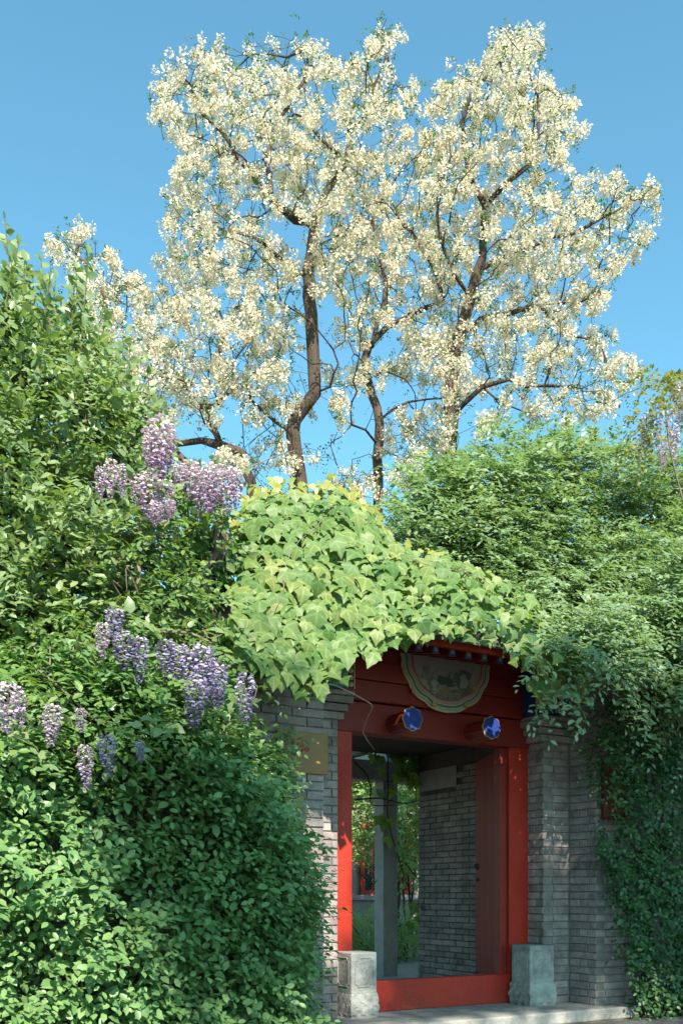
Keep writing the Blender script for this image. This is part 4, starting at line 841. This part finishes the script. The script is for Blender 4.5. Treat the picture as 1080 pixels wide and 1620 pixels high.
# ------------------------------------------------------------------ blossoming locust trees behind the gate
def locust(label, base_px, D, limbs, blobs, r_base, seed, dens=1.0, dspread=1.0):
    """limbs: pixel polylines (px, py, depth offset); blobs: crown lumps (px, py, r) filled by branch growth"""
    r = np.random.default_rng(seed); k = D / F
    tr = None
    nodes, par = [], []
    def add(p, pa): nodes.append(np.array(p, float)); par.append(pa); return len(nodes) - 1
    # trunk down to the ground
    for li, lb in enumerate(limbs):
        pts = np.array([atD(x, y, D + dz) for x, y, dz in lb])
        if li == 0:
            g0 = pts[0].copy(); g0[2] = 0; g0 += r.normal(0, .1, 3) * (1, 1, 0)
            prev = add(g0, -1); pts = np.concatenate([[g0 * .5 + pts[0] * .5 + r.normal(0, .05, 3)], pts])
        else:
            dd = [np.linalg.norm(n - pts[0]) for n in nodes]; prev = int(np.argmin(dd))
        for p in pts:
            a = nodes[prev]; L = np.linalg.norm(p - a); n = max(1, int(L / .22))
            for j in range(1, n + 1):
                q = a + (p - a) * j / n
                if j < n: q = q + r.normal(0, .022, 3)
                prev = add(q, prev)
    n_limb = len(nodes)
    att = []
    for (bx, by, br) in blobs:
        n = max(4, int(br * br * .032 * dens)); a = r.uniform(0, 6.283, n); rad = br * np.sqrt(r.uniform(0, 1, n))
        dz = r.normal(0, .9 * dspread, n)
        for i in range(n): att.append(atD(bx + rad[i] * math.cos(a[i]), by + rad[i] * math.sin(a[i]), D + dz[i]))
    att = np.array(att); alive = np.ones(len(att), bool); step = .19
    for it in range(70):
        kd = kdtree.KDTree(len(nodes))
        for i, n in enumerate(nodes): kd.insert(n, i)
        kd.balance(); acc = {}
        for ai in np.nonzero(alive)[0]:
            co, idx, dist = kd.find(att[ai])
            if dist < .22: alive[ai] = False; continue
            if dist < 3.2: acc.setdefault(idx, []).append((att[ai] - nodes[idx]) / dist)
        if not acc: break
        for idx, vs in acc.items():
            v = np.mean(vs, 0) + r.normal(0, .28, 3)
            if par[idx] >= 0: v = v + .35 * nrm(nodes[idx] - nodes[par[idx]])
            v /= max(np.linalg.norm(v), 1e-6); q = nodes[idx] + v * step
            add(q, idx)
        if len(nodes) > 9000: break
    P = np.array(nodes); par_a = np.array(par); n = len(P); ch = [[] for _ in range(n)]
    for i in range(1, n): ch[par[i]].append(i)
    w = np.zeros(n)
    for i in range(n - 1, -1, -1):
        w[i] = 1.0 if not ch[i] else sum(w[c] ** 1.0 for c in ch[i])
    rad = .0036 * w ** .56; rad = rad * (r_base / rad[0]) if rad[0] > r_base else rad
    rad = np.maximum(rad, .0045); 
    rad[0] = r_base * 1.25
    mb = MB(); starts = [(-1, 0)]
    stack = [(0, -1)]
    while stack:
        i, pa = stack.pop(); path = [pa, i] if pa >= 0 else [i]; cur = i
        while ch[cur]:
            cs = sorted(ch[cur], key=lambda c: -w[c])
            for c in cs[1:]: stack.append((c, cur))
            cur = cs[0]; path.append(cur)
        if len(path) > 1:
            rr = rad[path].copy(); 
            if pa >= 0: rr[0] = min(rr[0], rr[1] * 1.15)
            big = rr.max()
            mb.tube(P[path], rr, 9 if big > .07 else (6 if big > .025 else 4), cap=False)
    root = empty('locust_tree', (P[0, 0], P[0, 1], 0), label, 'tree', 'blossoming trees behind the gate')
    mb.build('trunk', M_BARK, root, smooth=True)
    # blossom racemes: hung in clusters from thin twigs
    thin = np.nonzero((w < 4) & (np.arange(n) >= n_limb))[0]
    px, py, dd = project(P[thin]); inside = np.zeros(len(thin), bool)
    for (bx, by, br) in blobs: inside |= np.hypot(px - bx, py - by) < br * 1.1
    thin = thin[inside]
    # blossom sits in bunches at the shoot ends, with bare twig and sky between
    order = r.permutation(len(thin)); cen = []; kdx = []
    grid = {}
    for i in order:
        p = P[thin[i]]; g3 = tuple(np.floor(p / .28).astype(int)); ok = True
        for dx in (-1, 0, 1):
            for dy in (-1, 0, 1):
                for dz_ in (-1, 0, 1):
                    for q in grid.get((g3[0] + dx, g3[1] + dy, g3[2] + dz_), ()):
                        if np.sum((q - p) ** 2) < .255 ** 2: ok = False
        if ok: grid.setdefault(g3, []).append(p); cen.append(p)
    # uneven bloom: some shoots heavy with flower, others nearly bare
    cen = np.array(cen); bl = np.array([mnoise.noise(Vector(p * 1.5)) + .5 * mnoise.noise(Vector(p * 3.7)) for p in cen])
    nb = np.clip(np.round(3.3 + 7.5 * bl + r.normal(0, 1.0, len(cen))), 0, 9).astype(int); c = np.repeat(cen, nb, 0) + r.normal(0, .050, (nb.sum(), 3)) + np.array([0, 0, .02])
    nfl = 22; N = len(c); u = (np.arange(nfl) + .5) / nfl
    Lr = r.uniform(.09, .16, N); hang = nrm(np.array([0, 0, -1.0]) + .38 * r.normal(size=(N, 3)))
    ang = np.arange(nfl) * 2.399 + r.uniform(0, 6.28, (N, 1)); rd = .046 * (1 - .45 * u)[None] * r.uniform(.7, 1.25, (N, nfl))
    A_ = nrm(np.cross(hang, r.normal(size=(N, 3)))); B_ = np.cross(hang, A_)
    outw = np.cos(ang)[..., None] * A_[:, None] + np.sin(ang)[..., None] * B_[:, None]
    pos = c[:, None] + hang[:, None] * (u[None] * Lr[:, None])[..., None] + outw * rd[..., None]
    axf = outw + .5 * r.normal(size=(N, nfl, 3)); nof = r.normal(size=(N, nfl, 3)) + np.array([0, -.3, .7]); szf = np.full((N, nfl), .040) * r.uniform(.7, 1.3, (N, nfl))
    petal = ([(0, 0, 0), (.45, .48, .25), (1, .1, .05), (.5, -.42, -.15)], [(0, 1, 2), (0, 2, 3)])
    link('blossom', scatter('blossom', petal, pos.reshape(-1, 3), axf.reshape(-1, 3), nof.reshape(-1, 3), szf.ravel()), M_BLOS, root, kind='stuff')
    # sparse young pinnate leaves
    lf = np.nonzero((w < 12) & (np.arange(n) >= n_limb))[0]; lf = lf[r.uniform(0, 1, len(lf)) < .85]
    o = P[lf] + r.normal(0, .06, (len(lf), 3)); 
    global rng
    A = sprays(o, nrm(r.normal(size=(len(o), 3)) + np.array([0, 0, -.15])), nrm(UP + .6 * rnd(len(o))), r.uniform(.12, .22, len(o)), 9, .050, droop=.4, nj=.35)
    link('crown', scatter('crown', LEAF4, *A), M_LOCL, root, kind='stuff')
    return n, N

st = []
st.append(locust('locust tree with white blossom leaning left, low forked limb behind the lilac flowers', None, 14.2,
    [[(398, 765, 0), (381, 717, 0), (350, 705, .1), (319, 697, .2), (284, 702, .3), (245, 668, .3), (205, 640, .2), (170, 590, 0)],
     [(350, 705, .1), (336, 672, 0), (324, 648, -.1), (345, 638, -.1), (366, 615, 0), (370, 570, 0), (390, 545, .1), (397, 525, .1), (389, 500, .1), (380, 455, 0)],
     [(336, 672, 0), (318, 640, .2), (290, 610, .4), (260, 560, .4)], [(170, 590, 0), (170, 500, 0), (160, 450, 0), (120, 400, 0)],
     [(366, 615, 0), (348, 553, 0), (354, 530, 0), (346, 487, .1), (300, 485, .1)], [(245, 668, .3), (240, 600, .4), (235, 540, .3)]],
    [(112, 388, 32), (90, 395, 22), (130, 360, 20), (165, 440, 42), (205, 475, 42), (250, 520, 55), (300, 480, 50), (240, 585, 55), (310, 590, 60), (365, 500, 45), (320, 640, 38), (280, 560, 50), (190, 540, 45), (150, 500, 40), (200, 620, 40), (270, 640, 34), (345, 600, 34), (240, 650, 30)], .17, 11))
st.append(locust('tall locust tree with white blossom, forked dark trunk left of the sky gap', None, 14.8,
    [[(478, 790, 0), (474, 755, 0), (467, 715, 0), (463, 685, 0), (466, 665, 0), (480, 645, 0), (498, 622, 0), (497, 594, 0), (495, 557, 0), (493, 520, 0), (488, 470, 0), (487, 430, .1), (494, 385, .1), (500, 340, 0), (522, 295, 0), (547, 256, -.1), (554, 208, -.1), (586, 165, 0), (604, 110, 0), (617, 55, 0)],
     [(463, 685, 0), (437, 668, .1), (413, 648, .2), (397, 632, .3), (388, 605, .4), (402, 588, .4), (425, 575, .4)],
     [(498, 622, 0), (522, 612, -.2), (528, 590, -.3), (535, 576, -.3), (527, 553, -.4), (545, 540, -.4)],
     [(492, 352, .1), (467, 348, -.1), (430, 316, -.3), (397, 275, -.4), (363, 225, -.5), (320, 180, -.5), (292, 130, -.5)],
     [(487, 440, .1), (455, 417, .3), (401, 375, .4), (355, 367, .5)], [(494, 400, .1), (530, 375, .4), (560, 355, .5)],
     [(430, 316, -.3), (420, 250, -.2), (440, 190, 0), (480, 130, .1), (488, 80, .2)], [(547, 256, -.1), (500, 210, .3), (465, 180, .4)]],
    [(292, 112, 36), (262, 155, 26), (240, 170, 14), (335, 95, 34), (378, 105, 36), (350, 170, 52), (300, 215, 34), (385, 235, 52), (330, 310, 50), (295, 290, 32), (400, 320, 48), (440, 240, 52), (470, 175, 44), (488, 95, 30), (480, 65, 16), (430, 150, 38), (540, 108, 24), (590, 105, 40), (617, 62, 22), (617, 30, 10), (560, 180, 42), (520, 235, 44), (605, 165, 38), (645, 148, 24), (470, 300, 44), (360, 395, 52), (300, 420, 46), (420, 430, 50), (500, 420, 40), (540, 330, 44), (440, 500, 40), (390, 585, 38), (430, 615, 24), (500, 300, 36), (430, 722, 34), (360, 735, 26), (500, 715, 18), (525, 600, 20), (455, 560, 30), (300, 360, 40), (420, 60, 14), (420, 540, 34), (540, 640, 20), (400, 640, 24), (470, 650, 22)], .19, 12))
st.append(locust('locust tree with white blossom and a long level limb, trunk right of the sky gap', None, 15.6,
    [[(598, 790, 0), (598, 750, 0), (599, 700, 0), (600, 672, 0), (596, 645, 0), (588, 625, 0), (580, 598, 0), (577, 568, 0), (584, 545, 0), (600, 530, 0), (613, 517, 0), (647, 500, 0), (673, 487, -.1), (700, 477, -.2), (693, 440, -.2), (680, 413, -.2), (666, 393, -.2), (648, 362, -.1), (625, 330, 0)],
     [(600, 672, 0), (606, 660, 0), (620, 648, 0), (645, 636, .1), (672, 632, .1), (698, 630, .1), (735, 615, .1)], [(580, 610, 0), (556, 610, .2), (530, 611, .2), (508, 612, .3)],
     [(588, 548, 0), (597, 507, .2), (607, 480, .2), (610, 447, .3), (598, 400, .3), (590, 330, .3)], [(598, 705, 0), (578, 680, -.3), (556, 672, -.4), (540, 690, -.4)], [(594, 595, 0), (605, 585, .3), (640, 600, .4)], [(576, 580, 0), (560, 560, .3), (545, 520, .4)]],
    [(560, 450, 40), (600, 400, 50), (590, 300, 42), (630, 275, 42), (640, 345, 44), (670, 415, 42), (620, 480, 36), (555, 520, 34), (645, 560, 30), (680, 520, 36), (545, 650, 18), (560, 600, 22), (625, 715, 26), (575, 775, 26), (660, 690, 34), (545, 760, 22), (690, 700, 30), (560, 380, 40), (650, 750, 28), (690, 600, 30), (590, 600, 28), (640, 660, 26), (650, 230, 36), (680, 255, 34), (560, 265, 36), (700, 460, 34), (600, 350, 36)], .17, 13))
st.append(locust('rightmost locust tree with white blossom, straight trunk rising from the leafy tree', None, 15.0,
    [[(712, 780, 0), (711, 690, 0), (712, 640, 0), (715, 590, 0), (728, 525, 0), (744, 470, 0), (755, 430, 0), (763, 385, 0), (766, 350, 0), (768, 325, 0), (757, 308, 0), (742, 282, 0), (738, 250, 0), (730, 200, 0), (745, 150, .1), (790, 95, .2)],
     [(768, 325, 0), (800, 290, -.2), (832, 265, -.3), (850, 215, -.3), (850, 150, -.3), (830, 80, -.2)], [(755, 430, 0), (800, 405, .3), (850, 385, .4), (900, 372, .4), (950, 345, .4), (1010, 315, .4)],
     [(712, 662, 0), (732, 640, -.2), (762, 612, -.3), (805, 600, -.3), (860, 610, -.3), (920, 615, -.3)], [(728, 525, 0), (780, 500, .3), (850, 480, .4), (915, 480, .3)], [(744, 470, 0), (716, 430, -.3), (700, 390, -.4), (690, 340, -.3)],
     [(762, 612, -.3), (800, 640, -.3), (850, 655, -.2)], [(850, 480, .4), (900, 530, .4), (950, 545, .4)]],
    [(685, 165, 24), (720, 150, 34), (760, 112, 34), (798, 85, 30), (828, 62, 24), (790, 62, 20), (855, 98, 22), (740, 205, 42), (800, 160, 44), (850, 170, 42), (890, 175, 26), (830, 230, 48), (880, 230, 34), (912, 198, 16), (760, 280, 42), (702, 285, 36), (820, 310, 46), (890, 310, 38), (940, 310, 34), (990, 300, 34), (1032, 312, 24), (1022, 360, 20), (960, 358, 38), (975, 415, 28), (900, 380, 42), (840, 390, 42), (770, 370, 40), (720, 350, 38), (740, 440, 46), (800, 460, 46), (870, 460, 46), (930, 460, 36), (900, 530, 42), (830, 540, 46), (760, 530, 46), (955, 535, 24), (870, 600, 42), (930, 610, 36), (988, 590, 28), (800, 610, 38), (730, 600, 34), (700, 560, 34), (850, 655, 28), (920, 665, 24), (960, 640, 20), (700, 660, 26), (770, 670, 24)], .16, 14))
print('locust', st)

# ------------------------------------------------------------------ courtyard seen through the doorway
def column(name, x0, y0, w, h, mat, label):
    t = empty(name, (x0 + w / 2, y0 + w / 2, 0), label, 'column', 'concrete pergola columns in the courtyard')
    MB().box(x0, x0 + w, y0, y0 + w, .02, h).build('shaft', mat, t, bevel=.01)
    MB().box(x0 - .03, x0 + w + .03, y0 - .03, y0 + w + .03, 0.0, .055).build('base', mat, t, bevel=.01); return t
column('pergola_column', 5.86, 9.32, .20, 2.37, M_CONC, 'square grey concrete pergola column just inside the doorway')
column('pergola_column', 6.72, 12.4, .24, 2.37, M_CONC, 'paler concrete pergola column farther back in the courtyard')
bm_ = empty('pergola_beam', (5.5, 9.4, 2.37), 'grey concrete pergola beam resting on the near column', 'beam')
MB().box(3.2, 6.35, 9.31, 9.53, 2.372, 2.60).build('beam', M_CONC, bm_, bevel=.01)
for i in range(5):
    MB().box(3.5 + i * .62, 3.62 + i * .62, 9.0, 12.9, 2.604, 2.75).build('cross_rafter', M_CONC, bm_, bevel=.01)
bl = empty('courtyard_house', (8, 17, 0), 'low brick courtyard house with red framed windows behind the pergola', 'house')
MB().box(3, 16, 16.0, 20, 0, 3.4).build('wall', surf_mat('house_wall', [(.3, (.20, .175, .165)), (.7, (.30, .27, .25))], 3, .9, .3, 40), bl)
MB().box(2.8, 16.2, 15.92, 15.998, .95, 1.05).build('sill_course', M_CONC, bl)
for i in range(6):
    x0 = 6.0 + i * 1.75
    fr = MB().box(x0, x0 + .09, 15.93, 15.995, 1.052, 2.5).box(x0 + 1.11, x0 + 1.2, 15.93, 15.995, 1.052, 2.5).box(x0 + .091, x0 + 1.109, 15.93, 15.995, 2.41, 2.5).box(x0 + .091, x0 + 1.109, 15.93, 15.995, 1.052, 1.14).build('window', M_RED, bl)
    MB().box(x0 + .092, x0 + 1.108, 15.975, 15.99, 1.141, 2.409).build('pane', M_GLASS, fr)
    mbm = MB()
    for kx in range(1, 6): mbm.box(x0 + .09 + kx * .17, x0 + .11 + kx * .17, 15.955, 15.974, 1.141, 2.409)
    mbm.build('lattice', M_RED, fr)
MB().prism([(15.6, 3.35), (18, 4.6), (20.4, 3.35), (20.4, 3.25), (18, 4.45), (15.6, 3.25)], 2.6, 16.4, 'x').build('roof', M_TILE, bl)
def bush(name, label, cat, poly, Y0, dy, n, r0, r1, lsz, per=12, stem=None, D=False, group=None):
    pp = sample_poly(poly, n); C = to_world(pp, rng.uniform(Y0 - dy, Y0 + dy, n)); C[:, 2] = np.maximum(C[:, 2], .12)
    t = empty(name, (C[:, 0].mean(), Y0, 0), label, cat, group); o, u = clump_sprays(C, rng.uniform(r0, r1, n), per, view=False)
    A = sprays(o, nrm(u + UP * .3), nrm(UP + np.array([0, -.5, 0]) + .5 * rnd(len(o))), rng.uniform(.15, .32, len(o)), 8, rng.uniform(lsz * .8, lsz * 1.25, len(o)), nj=.4)
    link('crown', scatter('crown', LEAF4, *A), M_YARD, t, kind='stuff')
    mb = MB(); b = np.array([C[:, 0].mean(), Y0 + .1, 0])
    for i in range(4):
        e = C[rng.integers(n)]; q = b * .5 + e * .5 + rng.normal(size=3) * .06; mb.tube([b + rng.normal(size=3) * (.1, .1, 0), q, e], [.022, .014, .006], 6)
    mb.build('stems', M_BARK, t); return t
bush('low_shrub', 'low bright green shrub at the foot of the pergola column', 'shrub', [(500, 1455), (640, 1450), (672, 1455), (672, 1522), (500, 1522)], 12.7, .6, 110, .12, .22, .06)
bush('courtyard_tree', 'sunlit green courtyard tree showing between column and passage wall', 'tree', [(590, 1165), (700, 1160), (720, 1300), (690, 1395), (650, 1390), (600, 1365)], 13.2, .8, 190, .18, .3, .085)
bush('courtyard_tree', 'leafy courtyard tree left of the pergola column, partly behind the jamb', 'tree', [(470, 1160), (600, 1160), (600, 1330), (575, 1345), (470, 1340)], 13.8, .9, 190, .2, .32, .085)
bush('background_tree', 'pale green tree crown above the courtyard house roof', 'tree', [(480, 1060), (720, 1060), (720, 1230), (480, 1240)], 22, 1.5, 90, .4, .7, .12)
# vine stems dangling at the back of the passage
dv = empty('hanging_vine', (5.0, 9.15, 2.5), 'thin dark vine stems with a few leaves dangling inside the gateway', 'vine')
mb = MB()
for pts in ([(597, 1166, 9.1), (600, 1180, 9.1), (614, 1196, 9.08), (613, 1225, 9.08), (614, 1262, 9.05), (612, 1285, 9.05), (618, 1320, 9.05), (628, 1350, 9.05), (640, 1390, 9.05), (651, 1418, 9.05)],
            [(560, 1205, 9.1), (578, 1222, 9.1), (587, 1245, 9.1), (584, 1268, 9.1), (592, 1275, 9.1), (625, 1274, 9.1)], [(640, 1365, 9.2), (660, 1390, 9.2), (690, 1410, 9.25)], [(562, 1265, 9.15), (600, 1262, 9.15), (640, 1272, 9.15), (668, 1265, 9.2)],
            [(566, 1380, 9.1), (590, 1400, 9.1), (596, 1392, 9.1)], [(560, 1175, 9.0), (575, 1168, 9.0), (590, 1185, 9.0), (598, 1210, 9.0)]):
    pxtube(mb, pts, .011, .005, 5)
mb.build('stems', M_BARK, dv)
pp = np.concatenate([rng.normal((632, 1180), (18, 14), (40, 2)), rng.normal((650, 1215), (12, 14), (20, 2)), np.array([(603, 1290), (608, 1300), (600, 1250), (610, 1325), (628, 1340), (600, 1215), (597, 1292), (618, 1295), (655, 1430), (660, 1450), (650, 1460), (620, 1250)], float)])
o = to_world(pp, rng.uniform(8.95, 9.1, len(pp)))
scatter_multi('foliage', IVY, [o, nrm(np.array([0, -.2, -1.0]) + .5 * rnd(len(o))), nrm(np.array([0, -1, .5]) + .4 * rnd(len(o))), rng.uniform(.09, .14, len(o))], M_VINE, dv)

# ------------------------------------------------------------------ street tree behind the viewpoint, its crown shades the gate
stt = empty('street_tree', (-1.5, -6.5, 0), 'street tree across the lane whose crown shades the gateway', 'tree')
def shade_clumps():
    T = []
    # where the shade falls: points on the hedge / facade, lifted along the sunbeam
    for i in range(90):                                            # over the hedge
        X = rng.uniform(1.72, 2.9); z = rng.uniform(.95, 1.55)
        T.append((X, 4.75, z))
    for i in range(380):                                            # over gate and ivy
        X = rng.uniform(2.9, 9.4); z = rng.uniform(.2, 1.80)
        if 3.1 < X < 4.0 and z < 2.15: continue
        if 5.25 < X < 5.75 and 1.2 < z < 2.0 and rng.uniform() < .75: continue
        if 5.75 < X < 6.0 and 1.4 < z < 1.75: continue
        T.append((X, 6.1 + .1 * rng.normal(), z))
    T = np.array(T); t = rng.uniform(15, 18, len(T)) + .15 * T[:, 0]
    return T + t[:, None] * TOSUN
C = shade_clumps(); o, u = clump_sprays(C, rng.uniform(.16, .30, len(C)), 8, view=False)
A = sprays(o, u, nrm(UP + .4 * rnd(len(o))), .3, 8, .13, nj=.4)
link('crown', scatter('crown', LEAF4, *A), M_YARD, stt, kind='stuff')
mb = MB(); b = np.array([-1.5, -6.5, 0.0]); top = np.array([-1.0, -6.2, 7.0]); mb.tube([b, b * .6 + top * .4 + (.1, 0, 0), top], [.22, .18, .14], 10)
for i in range(26):
    e = C[rng.integers(len(C))]; q = top * .5 + e * .5 + rng.normal(size=3) * .2; mb.tube([top - UP * rng.uniform(0, 2), q, e], [.08, .05, .015], 6)
mb.build('trunk', M_BARK, stt)
